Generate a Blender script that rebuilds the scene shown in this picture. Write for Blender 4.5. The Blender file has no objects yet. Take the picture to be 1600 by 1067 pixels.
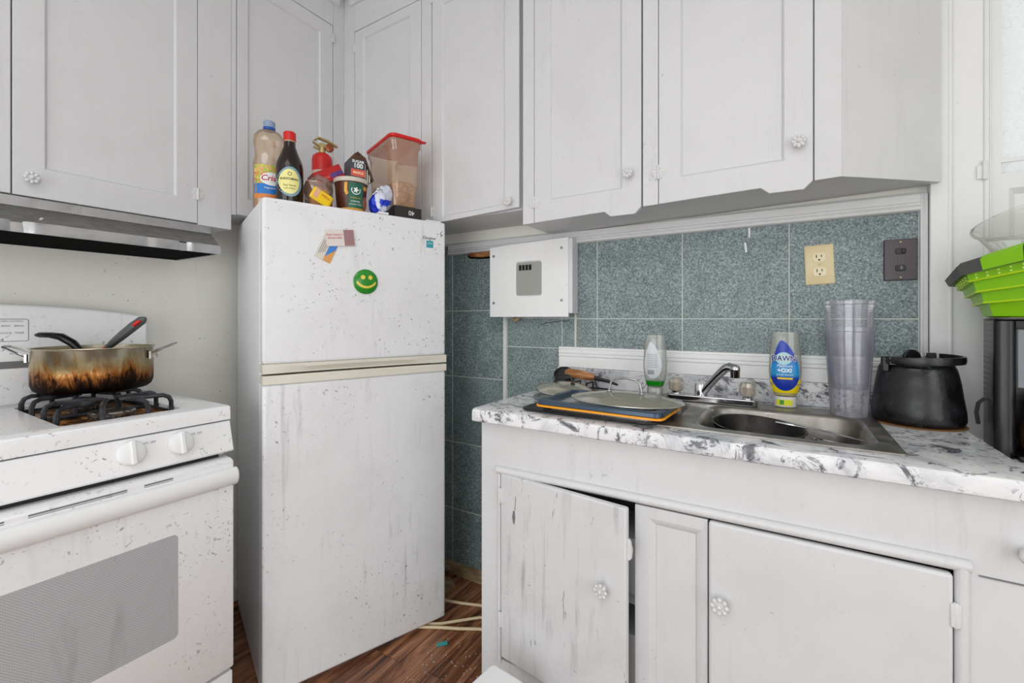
import bpy, bmesh, math, random
from mathutils import Matrix, Vector
R = math.radians
PI = math.pi
random.seed(7)
SC = bpy.context.scene
COL = SC.collection
# ------------------------------------------------------------------ camera
cam_d = bpy.data.cameras.new('camera'); cam = bpy.data.objects.new('camera', cam_d); COL.objects.link(cam)
cam_d.sensor_width = 36.0; cam_d.lens = 700.0 / 1600.0 * 36.0
cam_d.shift_y = (497.0 - 533.5) / 1600.0
cam_d.clip_start = 0.02
cam.location = (0, 0, 1.16); cam.rotation_euler = (R(90), 0, R(31.6))
SC.camera = cam
# ------------------------------------------------------------------ world, lights, exposure
W = bpy.data.worlds.new('world'); SC.world = W; W.use_nodes = True
W.node_tree.nodes['Background'].inputs[0].default_value = (0.93, 0.97, 1.0, 1)
W.node_tree.nodes['Background'].inputs[1].default_value = 1.5
def area(name, loc, rot, sx, sy, power, col=(1, 1, 1)):
    l = bpy.data.lights.new(name, 'AREA'); l.shape = 'RECTANGLE'; l.size = sx; l.size_y = sy
    l.energy = power; l.color = col
    o = bpy.data.objects.new(name, l); COL.objects.link(o); o.location = loc; o.rotation_euler = rot
    return o
area('window_daylight', (1.44, -0.55, 1.20), (0, R(90), 0), 1.7, 1.9, 18, (0.97, 0.985, 1))
area('added_rear_fill', (-0.4, -2.34, 1.12), (R(90), 0, 0), 2.2, 2.1, 38, (0.93, 0.972, 1))  # added fill behind the camera, wide and low to lift undersides
area('added_ceiling_fill', (-0.3, -0.5, 2.64), (0, 0, 0), 1.2, 1.2, 9, (0.97, 0.985, 1))  # added soft fill under the ceiling
SC.view_settings.view_transform = 'Standard'; SC.view_settings.look = 'None'
SC.view_settings.gamma = 1.0; SC.view_settings.use_curve_mapping = False
SC.view_settings.exposure = -0.06

# ================================================================== materials
def lin(c):
    c = c / 255.0
    return c / 12.92 if c <= 0.04045 else ((c + 0.055) / 1.055) ** 2.4
def rgb(r, g, b): return (lin(r), lin(g), lin(b), 1)
class NM:
    """small node builder around one principled material"""
    def __init__(s, name, col=(0.8, 0.8, 0.8, 1), rough=0.5, metal=0.0, spec=0.5):
        s.m = bpy.data.materials.new(name); s.m.use_nodes = True
        s.t = s.m.node_tree; s.n = s.t.nodes; s.l = s.t.links
        s.p = s.n['Principled BSDF']; s.out = s.n['Material Output']
        s.p.inputs['Base Color'].default_value = col; s.p.inputs['Roughness'].default_value = rough
        s.p.inputs['Metallic'].default_value = metal; s.p.inputs['Specular IOR Level'].default_value = spec
        s._vec = None
    def vec(s, scale=(1, 1, 1), rnd=True, loc=(0, 0, 0)):
        if s._vec is None:
            tc = s.n.new('ShaderNodeTexCoord'); s._vec = tc.outputs['Object']
            if rnd:
                oi = s.n.new('ShaderNodeObjectInfo'); mu = s.n.new('ShaderNodeMath'); mu.operation = 'MULTIPLY'
                s.l.new(oi.outputs['Random'], mu.inputs[0]); mu.inputs[1].default_value = 17.0
                ad = s.n.new('ShaderNodeVectorMath'); ad.operation = 'ADD'
                s.l.new(tc.outputs['Object'], ad.inputs[0]); s.l.new(mu.outputs[0], ad.inputs[1])
                s._vec = ad.outputs[0]
        mp = s.n.new('ShaderNodeMapping'); mp.inputs['Scale'].default_value = scale; mp.inputs['Location'].default_value = loc
        s.l.new(s._vec, mp.inputs[0]); return mp.outputs[0]
    def noise(s, scale, detail=4, dist=0.0, vs=(1, 1, 1), rnd=True, rough=0.5):
        n = s.n.new('ShaderNodeTexNoise'); n.inputs['Scale'].default_value = scale
        n.inputs['Detail'].default_value = detail; n.inputs['Distortion'].default_value = dist
        n.inputs['Roughness'].default_value = rough
        s.l.new(s.vec(vs, rnd), n.inputs['Vector']); return n.outputs['Fac']
    def ramp(s, fac, stops):
        r = s.n.new('ShaderNodeValToRGB'); e = r.color_ramp.elements
        while len(e) < len(stops): e.new(0.5)
        for k, (p, c) in enumerate(stops):
            e[k].position = p; e[k].color = c if isinstance(c, tuple) else (c, c, c, 1)
        s.l.new(fac, r.inputs[0]); return r.outputs[0]
    def mix(s, fac, a, b, bt='MIX'):
        m = s.n.new('ShaderNodeMix'); m.data_type = 'RGBA'; m.blend_type = bt
        for sock, v in ((m.inputs[0], fac), (m.inputs[6], a), (m.inputs[7], b)):
            if hasattr(v, 'links'): s.l.new(v, sock)
            else: sock.default_value = v
        return m.outputs[2]
    def math(s, op, a, b=0.0):
        m = s.n.new('ShaderNodeMath'); m.operation = op
        for sock, v in ((m.inputs[0], a), (m.inputs[1], b)):
            if hasattr(v, 'links'): s.l.new(v, sock)
            else: sock.default_value = v
        return m.outputs[0]
    def sep(s, vec=None):
        x = s.n.new('ShaderNodeSeparateXYZ'); s.l.new(vec if vec is not None else s.vec(rnd=False), x.inputs[0]); return x.outputs
    def color(s, c): s.l.new(c, s.p.inputs['Base Color'])
    def rough(s, c): s.l.new(c, s.p.inputs['Roughness'])
    def bump(s, fac, strength=0.2, dist=0.002):
        b = s.n.new('ShaderNodeBump'); b.inputs['Strength'].default_value = strength; b.inputs['Distance'].default_value = dist
        s.l.new(fac, b.inputs['Height']); s.l.new(b.outputs[0], s.p.inputs['Normal'])
def plain(name, c, rough=0.5, metal=0.0, spec=0.5): return NM(name, c, rough, metal, spec).m
def paint(name, c, grime=0.3, streak=0.3, speck=0.4, bump=0.15, rough=0.45, wear=0.0, sd=0.70):
    k = NM(name, c, rough); D = (c[0]*0.62, c[1]*0.62, c[2]*0.61, 1)
    g = k.math('MULTIPLY', k.ramp(k.noise(4, 8, 0.4, rough=0.65), [(0.45, 0.0), (0.75, 1.0)]), grime)
    o = k.mix(g, c, D)
    st = k.math('MULTIPLY', k.ramp(k.noise(1, 5, 0.6, (38, 38, 3.2), rough=0.62), [(0.56, 0.0), (0.72, 1.0)]), streak)
    st = k.math('MULTIPLY', st, k.ramp(k.noise(3.1, 3), [(0.42, 0.15), (0.62, 1.0)]))
    o = k.mix(st, o, (0.20, 0.20, 0.20, 1))
    sp = k.ramp(k.noise(95, 3, 0.8), [(sd, 0.0), (sd + 0.045, 1.0)])
    sp = k.math('MULTIPLY', sp, k.ramp(k.noise(6, 3), [(0.42, 0.0), (0.62, 1.0)]))
    o = k.mix(k.math('MULTIPLY', sp, speck), o, (0.09, 0.09, 0.085, 1))
    if wear:
        w = k.ramp(k.noise(1, 8, 1.4, (46, 46, 9), rough=0.74), [(0.63, 0.0), (0.66, 1.0)])
        o = k.mix(k.math('MULTIPLY', w, wear), o, (0.16, 0.16, 0.16, 1))
    k.color(o)
    k.bump(k.noise(1, 6, 0.5, (60, 60, 14)), bump, 0.002)
    return k.m
M = {}
M['upper'] = paint('painted_upper_cabinet', rgb(216, 216, 217), 0.18, 0.10, 0.35, 0.22, 0.45)
M['lower'] = paint('painted_lower_cabinet', rgb(218, 218, 219), 0.22, 0.16, 0.5, 0.45, 0.4)
M['lowerworn'] = paint('worn_painted_door', rgb(218, 218, 219), 0.4, 0.5, 0.7, 0.6, 0.4, 0.6)
M['knobp'] = paint('painted_hardware', rgb(220, 220, 220), 0.3, 0.0, 0.3, 0.5, 0.35)
M['trimw'] = paint('painted_trim', rgb(224, 224, 224), 0.2, 0.1, 0.5, 0.2, 0.45)
M['trimb'] = paint('bright_trim', rgb(242, 242, 242), 0.12, 0.1, 0.5, 0.1, 0.4)
M['enamel'] = paint('stove_enamel', rgb(248, 248, 249), 0.20, 0.14, 0.7, 0.03, 0.22, sd=0.635)
M['fridge'] = paint('fridge_skin', rgb(236, 236, 238), 0.26, 0.32, 0.7, 0.05, 0.22, sd=0.65)
M['fridgeside'] = paint('fridge_side_skin', rgb(238, 239, 241), 0.1, 0.15, 0.4, 0.08, 0.4)
M['wallw'] = paint('wall_paint', rgb(248, 246, 238), 0.12, 0.05, 0.9, 0.1, 0.6)
M['ceil'] = paint('ceiling_paint', rgb(246, 246, 246), 0.1, 0.0, 0.0, 0.1, 0.8)
M['doorp'] = paint('door_paint', rgb(236, 236, 236), 0.15, 0.1, 0.3, 0.4, 0.45)
M['cream'] = paint('cream_plastic', rgb(226, 222, 208), 0.2, 0.0, 0.3, 0.02, 0.35)
M['black'] = plain('black_plastic', rgb(22, 22, 24), 0.3)
M['dark'] = plain('dark_gap', rgb(40, 40, 40), 0.8)
M['gap'] = plain('grey_gap', rgb(120, 120, 120), 0.7)
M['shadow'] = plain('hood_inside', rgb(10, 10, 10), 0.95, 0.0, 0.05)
M['white'] = plain('white_plastic', rgb(240, 240, 240), 0.35)
M['red'] = plain('red_plastic', rgb(205, 22, 16), 0.35)
M['ink'] = plain('dark_ink', rgb(30, 30, 34), 0.6)
M['inkw'] = plain('white_ink', rgb(245, 245, 245), 0.5)
M['inkr'] = plain('red_ink', rgb(200, 30, 30), 0.6)
M['inkg'] = plain('grey_ink', rgb(120, 120, 124), 0.6)
M['inkb'] = plain('navy_ink', rgb(18, 36, 120), 0.6)
M['chrome'] = plain('chrome', rgb(200, 200, 204), 0.12, 1.0)
M['screw'] = plain('screw_metal', rgb(150, 150, 150), 0.35, 0.9)
M['rubber'] = plain('cord_jacket', rgb(226, 206, 168), 0.5)
M['yellow'] = plain('yellow_print', rgb(245, 205, 20), 0.4)
M['blue'] = plain('blue_print', rgb(20, 70, 190), 0.4)
M['brass'] = plain('aged_brass', rgb(190, 170, 120), 0.35, 0.8)
M['almond'] = plain('almond_plastic', rgb(226, 208, 164), 0.35)
M['teal'] = plain('teal_plastic', rgb(60, 160, 160), 0.4)
M['card'] = plain('brown_board', rgb(84, 52, 34), 0.7)
M['liquid'] = plain('dark_sauce', rgb(30, 16, 8), 0.08)
# tile
k = NM('slate_green_tile', rough=0.42)
a = k.ramp(k.noise(210, 3, 0.6, rough=0.7), [(0.36, rgb(78, 89, 93)), (0.5, rgb(124, 139, 141)), (0.64, rgb(172, 186, 184))])
a = k.mix(k.math('MULTIPLY', k.ramp(k.noise(16, 6, 0.5), [(0.42, 0.0), (0.68, 1.0)]), 0.32), a, rgb(74, 90, 94))
a = k.mix(k.ramp(k.noise(38, 8, 1.8, rough=0.75), [(0.655, 0.0), (0.69, 0.55)]), a, rgb(58, 72, 74))
k.color(a); k.bump(k.noise(160, 3), 0.12, 0.001); M['tile'] = k.m
M['grout'] = paint('tile_grout', rgb(206, 210, 202), 0.3, 0.0, 0.3, 0.1, 0.8)
# counter laminate
k = NM('speckled_laminate', rough=0.18)
b = k.ramp(k.noise(9, 7, 0.7, rough=0.62), [(0.40, rgb(196, 198, 204)), (0.55, rgb(232, 232, 234)), (0.8, rgb(246, 246, 246))])
v = k.ramp(k.noise(13, 10, 1.7, (1, 1.5, 1), rough=0.74), [(0.535, 0.0), (0.57, 0.6), (0.61, 1.0)])
v2 = k.ramp(k.noise(70, 4, 1.0, rough=0.7), [(0.56, 0.0), (0.62, 0.85)])
v2 = k.math('MULTIPLY', v2, k.ramp(k.noise(8, 3), [(0.44, 0.0), (0.58, 1.0)]))
b = k.mix(k.math('MULTIPLY', v, 0.9), b, rgb(58, 62, 74)); b = k.mix(v2, b, rgb(98, 98, 102))
b = k.mix(k.ramp(k.noise(5, 5, 0.6), [(0.62, 0.0), (0.74, 0.35)]), b, rgb(196, 184, 160))
k.color(b); M['granite'] = k.m
# steel, stained
def steel(name, c, stain=0.3, rough=0.3, sc=9):
    k = NM(name, c, rough, 0.95)
    g = k.math('MULTIPLY', k.ramp(k.noise(sc, 7, 0.8, rough=0.65), [(0.42, 0.0), (0.7, 1.0)]), stain)
    k.color(k.mix(g, c, (c[0]*0.35, c[1]*0.31, c[2]*0.26, 1)))
    k.rough(k.ramp(k.noise(sc*2, 5), [(0.3, rough*0.7), (0.7, min(1, rough*1.7))])); k.bump(k.noise(30, 5), 0.05, 0.001)
    return k.m
M['sink'] = steel('sink_steel', rgb(160, 156, 150), 0.5, 0.34)
M['hood'] = steel('hood_steel', rgb(186, 186, 188), 0.35, 0.33, 14)
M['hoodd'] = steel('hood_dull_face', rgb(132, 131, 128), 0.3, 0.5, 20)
M['panst'] = steel('pan_steel', rgb(190, 190, 190), 0.3, 0.2)
M['darkpan'] = steel('dark_pan', rgb(64, 62, 62), 0.6, 0.35, 20)
k = NM('burnt_pot_steel', rough=0.22, metal=0.85)
z = k.sep()[2]
zz = k.math('ADD', z, k.math('MULTIPLY', k.math('SUBTRACT', k.noise(1, 7, 0.8, (36, 36, 12), rough=0.75), 0.5), 0.19))
k.color(k.ramp(k.math('MULTIPLY', zz, 8.0), [(0.06, rgb(18, 12, 9)), (0.26, rgb(58, 34, 18)), (0.42, rgb(160, 98, 42)), (0.6, rgb(176, 152, 108)), (0.9, rgb(188, 180, 158))]))
k.rough(k.ramp(k.math('MULTIPLY', zz, 8.0), [(0.2, 0.6), (0.55, 0.24)])); k.bump(k.noise(90, 4), 0.15, 0.001); M['pot'] = k.m
k = NM('burner_tray', rough=0.5, metal=0.3)
k.color(k.ramp(k.noise(22, 8, 0.8, rough=0.7), [(0.36, rgb(20, 14, 10)), (0.47, rgb(96, 56, 22)), (0.55, rgb(190, 130, 60)), (0.66, rgb(226, 216, 190))])); M['tray'] = k.m
k = NM('cast_iron', rough=0.38, metal=0.25)
k.color(k.ramp(k.noise(40, 5), [(0.35, rgb(20, 20, 22)), (0.7, rgb(70, 72, 80))])); M['iron'] = k.m
# oven window pattern
k = NM('oven_window_print', rough=0.15)
w = k.n.new('ShaderNodeTexWave'); w.inputs['Scale'].default_value = 105; w.bands_direction = 'DIAGONAL'; k.l.new(k.vec((1, 1, 1), False), w.inputs['Vector'])
w2 = k.n.new('ShaderNodeTexWave'); w2.inputs['Scale'].default_value = 105; w2.bands_direction = 'DIAGONAL'; k.l.new(k.vec((-1, 1, 1), False), w2.inputs['Vector'])
f = k.math('MULTIPLY', w.outputs['Fac'], w2.outputs['Fac'])
c1 = k.mix(f, rgb(190, 191, 193), rgb(150, 151, 153))
k.color(k.mix(k.math('MULTIPLY', k.ramp(k.noise(1, 5, 0.6, (20, 20, 4)), [(0.56, 0), (0.74, 1)]), 0.4), c1, rgb(120, 120, 122))); M['ovenwin'] = k.m
# wood floor
k = NM('dark_plank', rough=0.3)
g = k.noise(1, 9, 1.0, (26, 2.2, 26), rough=0.68)
c1 = k.ramp(g, [(0.34, rgb(34, 18, 12)), (0.48, rgb(122, 74, 48)), (0.64, rgb(194, 138, 100))])
oi = k.n.new('ShaderNodeObjectInfo')
c1 = k.mix(k.math('MULTIPLY', oi.outputs['Random'], 0.45), c1, rgb(52, 28, 18))
sp = k.ramp(k.noise(190, 2, 0.5), [(0.735, 0.0), (0.76, 1.0)])
k.color(k.mix(k.math('MULTIPLY', sp, 0.7), c1, rgb(180, 172, 165))); k.bump(g, 0.15, 0.001); M['plank'] = k.m
k = NM('handle_wood', rough=0.45)
k.color(k.ramp(k.noise(1, 6, 1.0, (14, 60, 60)), [(0.3, rgb(120, 66, 30)), (0.6, rgb(198, 138, 84)), (0.8, rgb(220, 176, 128))])); M['wood'] = k.m
k = NM('bare_baseboard', rough=0.7)
k.color(k.ramp(k.noise(1, 6, 0.8, (10, 40, 40)), [(0.3, rgb(120, 96, 66)), (0.7, rgb(186, 166, 128))])); M['bare'] = k.m
# clear things: thin tinted sheet with a soft reflection
def clear(name, tint, refl=0.12, rough=0.08, body=None, bodyf=0.0):
    k = NM(name, body or (0.9, 0.9, 0.9, 1), 0.25)
    tr = k.n.new('ShaderNodeBsdfTransparent'); tr.inputs[0].default_value = tint
    gl = k.n.new('ShaderNodeBsdfGlossy'); gl.inputs['Roughness'].default_value = rough; gl.inputs[0].default_value = (0.9, 0.9, 0.9, 1)
    fr = k.n.new('ShaderNodeLayerWeight'); fr.inputs[0].default_value = 0.25
    m1 = k.n.new('ShaderNodeMixShader'); m2 = k.n.new('ShaderNodeMixShader')
    k.l.new(k.math('ADD', k.math('MULTIPLY', fr.outputs['Fresnel'], 0.8), refl), m1.inputs[0])
    k.l.new(tr.outputs[0], m1.inputs[1]); k.l.new(gl.outputs[0], m1.inputs[2])
    m2.inputs[0].default_value = bodyf; k.l.new(m1.outputs[0], m2.inputs[1]); k.l.new(k.p.outputs[0], m2.inputs[2])
    k.l.new(m2.outputs[0], k.out.inputs[0]); return k.m
M['clear'] = clear('clear_plastic', (0.93, 0.94, 0.93, 1), 0.08, 0.12, rgb(205, 208, 200), 0.28)
M['tumbler'] = clear('cloudy_tumbler', (0.93, 0.93, 0.95, 1), 0.07, 0.12, rgb(186, 186, 200), 0.16)
M['bowl'] = clear('clear_bowl', (0.95, 0.96, 0.94, 1), 0.12, 0.05, rgb(240, 242, 232), 0.24)
M['glass'] = clear('lid_glass', (0.86, 0.87, 0.82, 1), 0.16, 0.05, rgb(200, 196, 174), 0.42)
M['oil'] = clear('oily_bottle', (0.90, 0.84, 0.76, 1), 0.12, 0.08, rgb(222, 190, 156), 0.25)
M['bin'] = clear('food_bin', (0.94, 0.86, 0.78, 1), 0.10, 0.1, rgb(230, 196, 166), 0.28)
M['carafe'] = clear('carafe_glass', (0.50, 0.34, 0.22, 1), 0.2, 0.05, rgb(96, 62, 40), 0.4)
M['knobclear'] = clear('clear_knob', (0.93, 0.91, 0.88, 1), 0.2, 0.1, rgb(226, 220, 206), 0.25)
M['panelglass'] = clear('panel_window', (0.85, 0.85, 0.83, 1), 0.10, 0.25, rgb(196, 196, 190), 0.15)
M['wrap'] = clear('crinkled_wrap', (0.86, 0.78, 0.72, 1), 0.18, 0.12, rgb(178, 140, 120), 0.45)
M['soapg'] = plain('green_soap', rgb(22, 140, 30), 0.1)
M['soapy'] = plain('yellow_soap', rgb(240, 214, 10), 0.1)
k = NM('frosted_pane', rgb(245, 248, 246), 0.35); k.bump(k.noise(90, 4, 1.5), 1.0, 0.006)
tr = k.n.new('ShaderNodeBsdfTranslucent'); tr.inputs[0].default_value = (0.93, 0.93, 0.93, 1)
ms = k.n.new('ShaderNodeMixShader'); ms.inputs[0].default_value = 0.6
k.l.new(k.p.outputs[0], ms.inputs[1]); k.l.new(tr.outputs[0], ms.inputs[2]); k.l.new(ms.outputs[0], k.out.inputs[0]); M['frost'] = k.m
k = NM('scuffed_black', rough=0.42, spec=0.5)
k.color(k.ramp(k.noise(12, 8, 0.8, rough=0.7), [(0.42, rgb(9, 9, 11)), (0.6, rgb(30, 31, 35)), (0.8, rgb(110, 112, 118))])); k.rough(k.ramp(k.noise(18, 6), [(0.35, 0.2), (0.65, 0.48)])); M['scuff'] = k.m
M['lime'] = plain('lime_silicone', rgb(140, 205, 14), 0.35)
M['rimgrey'] = plain('grey_rim_plastic', rgb(84, 86, 84), 0.4)
M['greyplate'] = plain('glossy_grey_plate', rgb(92, 94, 96), 0.15, 0.3)
M['trayblue'] = plain('tray_blue', rgb(58, 76, 96), 0.25, 0.4)
M['trayor'] = plain('tray_orange', rgb(242, 160, 20), 0.4)
k = NM('switch_plate', rgb(60, 52, 54), 0.25, 0.4)
wv = k.n.new('ShaderNodeTexWave'); wv.inputs['Scale'].default_value = 130; wv.bands_direction = 'X'; k.l.new(k.vec((1, 1, 1), False), wv.inputs['Vector'])
k.color(k.mix(wv.outputs['Fac'], rgb(44, 38, 40), rgb(104, 96, 100))); M['switch'] = k.m
k = NM('dry_pasta', rough=0.6)
k.color(k.ramp(k.noise(60, 6, 1.5), [(0.35, rgb(150, 96, 50)), (0.6, rgb(226, 178, 120))])); k.bump(k.noise(80, 4, 2.0), 0.8, 0.006); M['pasta'] = k.m
k = NM('foil_bag_blue', rough=0.25, metal=0.2)
k.color(k.ramp(k.noise(14, 5, 1.0), [(0.44, rgb(20, 50, 190)), (0.5, rgb(30, 60, 200)), (0.55, rgb(210, 214, 230))])); k.bump(k.noise(28, 5, 1.0), 0.8, 0.01); M['bluebag'] = k.m
k = NM('salad_print', rough=0.4)
k.color(k.ramp(k.noise(55, 4, 1.2), [(0.36, rgb(220, 60, 30)), (0.46, rgb(232, 190, 120)), (0.53, rgb(120, 180, 40)), (0.64, rgb(236, 226, 90))])); M['salad'] = k.m

# ================================================================== mesh helpers
class MB:
    def __init__(s): s.v = []; s.f = []
    def add(s, vs, fs, m=None):
        o = len(s.v)
        s.v += [tuple(m @ Vector(p)) for p in vs] if m is not None else [tuple(p) for p in vs]
        s.f += [tuple(i + o for i in f) for f in fs]; return s
    def box(s, x0, x1, y0, y1, z0, z1, m=None):
        return s.add([(x0,y0,z0),(x1,y0,z0),(x1,y1,z0),(x0,y1,z0),(x0,y0,z1),(x1,y0,z1),(x1,y1,z1),(x0,y1,z1)],
                     [(0,3,2,1),(4,5,6,7),(0,1,5,4),(1,2,6,5),(2,3,7,6),(3,0,4,7)], m)
    def loops(s, L, cap0=True, cap1=True, m=None, closed=True):
        n = len(L[0]); vs = [p for l in L for p in l]; fs = []
        for i in range(len(L) - 1):
            for j in range(n if closed else n - 1):
                k = (j + 1) % n
                fs.append((i*n+j, i*n+k, (i+1)*n+k, (i+1)*n+j))
        if cap0: fs.append(tuple(range(n))[::-1])
        if cap1: fs.append(tuple((len(L)-1)*n + j for j in range(n)))
        return s.add(vs, fs, m)
    def prism(s, pts, a0, a1, ax='z', m=None):
        def P(p, a):
            return (p[0], p[1], a) if ax == 'z' else ((p[0], a, p[1]) if ax == 'y' else (a, p[0], p[1]))
        return s.loops([[P(p, a0) for p in pts], [P(p, a1) for p in pts]], m=m)
    def lathe(s, prof, n=32, c=(0, 0, 0), sx=1, sy=1, cap0=True, cap1=True, m=None, ph=0.0):
        L = [[(c[0] + r*sx*math.cos(2*PI*j/n + ph), c[1] + r*sy*math.sin(2*PI*j/n + ph), c[2] + z) for j in range(n)] for r, z in prof]
        return s.loops(L, cap0, cap1, m)
    def tube(s, path, r, n=8, m=None, closed=False, rx=None):
        P = [Vector(p) for p in path]; N = len(P); L = []; up = None
        for i in range(N):
            a = P[i-1] if (i > 0 or closed) else P[i]; b = P[(i+1) % N] if (i < N-1 or closed) else P[i]
            t = (b - a).normalized()
            if up is None:
                up = Vector((0, 0, 1)) if abs(t.z) < 0.9 else Vector((0, 1, 0))
            sd = t.cross(up).normalized(); up = sd.cross(t).normalized()
            rr_ = r[i] if isinstance(r, (list, tuple)) else r; ru = rx if rx else rr_
            L.append([tuple(P[i] + sd*math.cos(2*PI*j/n)*ru + up*math.sin(2*PI*j/n)*rr_) for j in range(n)])
        if closed: L.append(L[0]); return s.loops(L, False, False, m)
        return s.loops(L, True, True, m)
    def ball(s, c, r, n=12, k=8, sx=1, sy=1, sz=1, m=None):
        prof = [(max(1e-4, r*math.sin(PI*i/k)), -r*math.cos(PI*i/k)*sz) for i in range(k + 1)]
        return s.lathe(prof, n, c, sx, sy, m=m)
    def build(s, name, mat, parent=None, bevel=0.0, seg=2, ang=35, weld=False):
        me = bpy.data.meshes.new(name); me.from_pydata(s.v, [], s.f); me.validate()
        bm = bmesh.new(); bm.from_mesh(me)
        if weld: bmesh.ops.remove_doubles(bm, verts=bm.verts, dist=1e-5)
        bmesh.ops.recalc_face_normals(bm, faces=bm.faces); bm.to_mesh(me); bm.free()
        return link(name, me, mat, parent, bevel, seg, ang)
def link(name, me, mat, parent=None, bevel=0.0, seg=2, ang=35):
    me.materials.clear(); me.materials.append(mat)
    me.polygons.foreach_set('use_smooth', [True]*len(me.polygons)); me.set_sharp_from_angle(angle=R(ang))
    o = bpy.data.objects.new(name, me); COL.objects.link(o)
    if parent is not None: o.parent = parent
    if bevel:
        b = o.modifiers.new('bevel', 'BEVEL'); b.width = bevel; b.segments = seg; b.limit_method = 'ANGLE'; b.angle_limit = R(40)
    return o
def box(name, mat, parent, x0, x1, y0, y1, z0, z1, bevel=0.0, seg=2): return MB().box(x0, x1, y0, y1, z0, z1).build(name, mat, parent, bevel, seg)
def tag(o, label, cat, group=None):
    o['label'] = label; o['category'] = cat
    if group: o['group'] = group
    return o
def thing(name, label, cat, loc=(0, 0, 0), rz=0.0, group=None):
    o = bpy.data.objects.new(name, None); COL.objects.link(o); o.empty_display_size = 0.05
    o.location = loc; o.rotation_euler = (0, 0, rz); return tag(o, label, cat, group)
def struct(o, lab=None):
    o['kind'] = 'structure'
    if lab: o['label'] = lab
    return o
def sempty(name, loc=(0, 0, 0), rz=0.0):
    o = bpy.data.objects.new(name, None); COL.objects.link(o); o.location = loc; o.rotation_euler = (0, 0, rz); o['kind'] = 'structure'; return o
def rrect(x0, x1, y0, y1, r, n=5):
    out = []
    for cx, cy, a in ((x1-r, y0+r, -90), (x1-r, y1-r, 0), (x0+r, y1-r, 90), (x0+r, y0+r, 180)):
        for i in range(n + 1):
            t = R(a + 90*i/n); out.append((cx + r*math.cos(t), cy + r*math.sin(t)))
    return out
def arc(c, r, a0, a1, n): return [(c[0] + r*math.cos(R(a0 + (a1-a0)*i/n)), c[1] + r*math.sin(R(a0 + (a1-a0)*i/n))) for i in range(n + 1)]
def text(s, size, mat, parent, x, z, y=-0.0006, surf=None, rot=0.0, name='lettering', bold=0.0, align='CENTER', sx=1.0, m=None, shear=0.0):
    """flat printed lettering in the local XZ plane (facing -Y), optionally laid on a curved surface y=surf(x,z)"""
    cu = bpy.data.curves.new('t', 'FONT'); cu.body = s; cu.size = size; cu.align_x = align; cu.align_y = 'CENTER'; cu.offset = bold; cu.shear = shear
    cu.resolution_u = 3
    o = bpy.data.objects.new('t', cu); me = bpy.data.meshes.new_from_object(o); bpy.data.objects.remove(o)
    c, sn = math.cos(rot), math.sin(rot)
    for v in me.vertices:
        px, pz = v.co.x*sx, v.co.y
        qx, qz = x + px*c - pz*sn, z + px*sn + pz*c
        q = Vector((qx, (surf(qx, qz) if surf else 0) + y, qz)); v.co = m @ q if m is not None else q
    return link(name, me, mat, parent)
def patch(name, mat, parent, pts, y=-0.0004, surf=None, rings=5, m=None):
    """a printed label with outline pts (x,z), following a curved surface"""
    cx = sum(p[0] for p in pts)/len(pts); cz = sum(p[1] for p in pts)/len(pts)
    L = []
    for i in range(rings + 1):
        t = 1 - i/rings*0.999
        L.append([(cx + (p[0]-cx)*t, (surf(cx + (p[0]-cx)*t, cz + (p[1]-cz)*t) if surf else 0) + y, cz + (p[1]-cz)*t) for p in pts])
    return MB().loops(L, False, True, m).build(name, mat, parent)
def ringfill(outer, inners, y):
    """bmesh-filled flat face with holes; returns (verts, faces) in XZ plane at depth y"""
    bm = bmesh.new(); ed = []
    for lp in [outer] + inners:
        vs = [bm.verts.new((p[0], y, p[1])) for p in lp]
        ed += [bm.edges.new((vs[i], vs[(i+1) % len(vs)])) for i in range(len(vs))]
    bmesh.ops.triangle_fill(bm, edges=ed, use_beauty=True)
    bm.verts.index_update()
    r = [tuple(v.co) for v in bm.verts], [tuple(v.index for v in f.verts) for f in bm.faces]; bm.free(); return r

# ================================================================== room shell
XL, XR, YB, YF, ZC = -1.94, 1.5, 1.60, -2.4, 2.70
fl = sempty('floor')
box('subfloor', M['dark'], fl, XL-0.1, XR+0.1, YF-0.1, YB+0.1, -0.12, -0.014)
pw = 0.118; pme = {}
xi = 0
x = XL
while x < XR:
    y = YF - random.random()*0.9
    while y < YB:
        ln = 1.18; y0, y1 = max(y, YF), min(y + ln, YB); x1 = min(x + pw, XR)
        if y1 - y0 > 0.02:
            key = (round(x1 - x, 3), round(y1 - y0, 3))
            if key not in pme:
                mb = MB(); a, b = key; e = 0.0016
                mb.loops([[(0.0008,0.0008,-0.014),(a-0.0008,0.0008,-0.014),(a-0.0008,b-0.0008,-0.014),(0.0008,b-0.0008,-0.014)],
                          [(0.0008,0.0008,-0.001),(a-0.0008,0.0008,-0.001),(a-0.0008,b-0.0008,-0.001),(0.0008,b-0.0008,-0.001)],
                          [(e,e,0),(a-e,e,0),(a-e,b-e,0),(e,b-e,0)]])
                o = mb.build('plank', M['plank'], fl); pme[key] = o.data
            else:
                o = bpy.data.objects.new('plank', pme[key]); COL.objects.link(o); o.parent = fl
            o.location = (x, y0, 0)
        y += ln
    x += pw
struct(box('ceiling', M['ceil'], None, XL-0.1, XR+0.1, YF-0.1, YB+0.1, ZC, ZC+0.1))
struct(box('wall_left', M['wallw'], None, XL-0.1, XL, YF, YB+0.1, 0, ZC))
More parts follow.
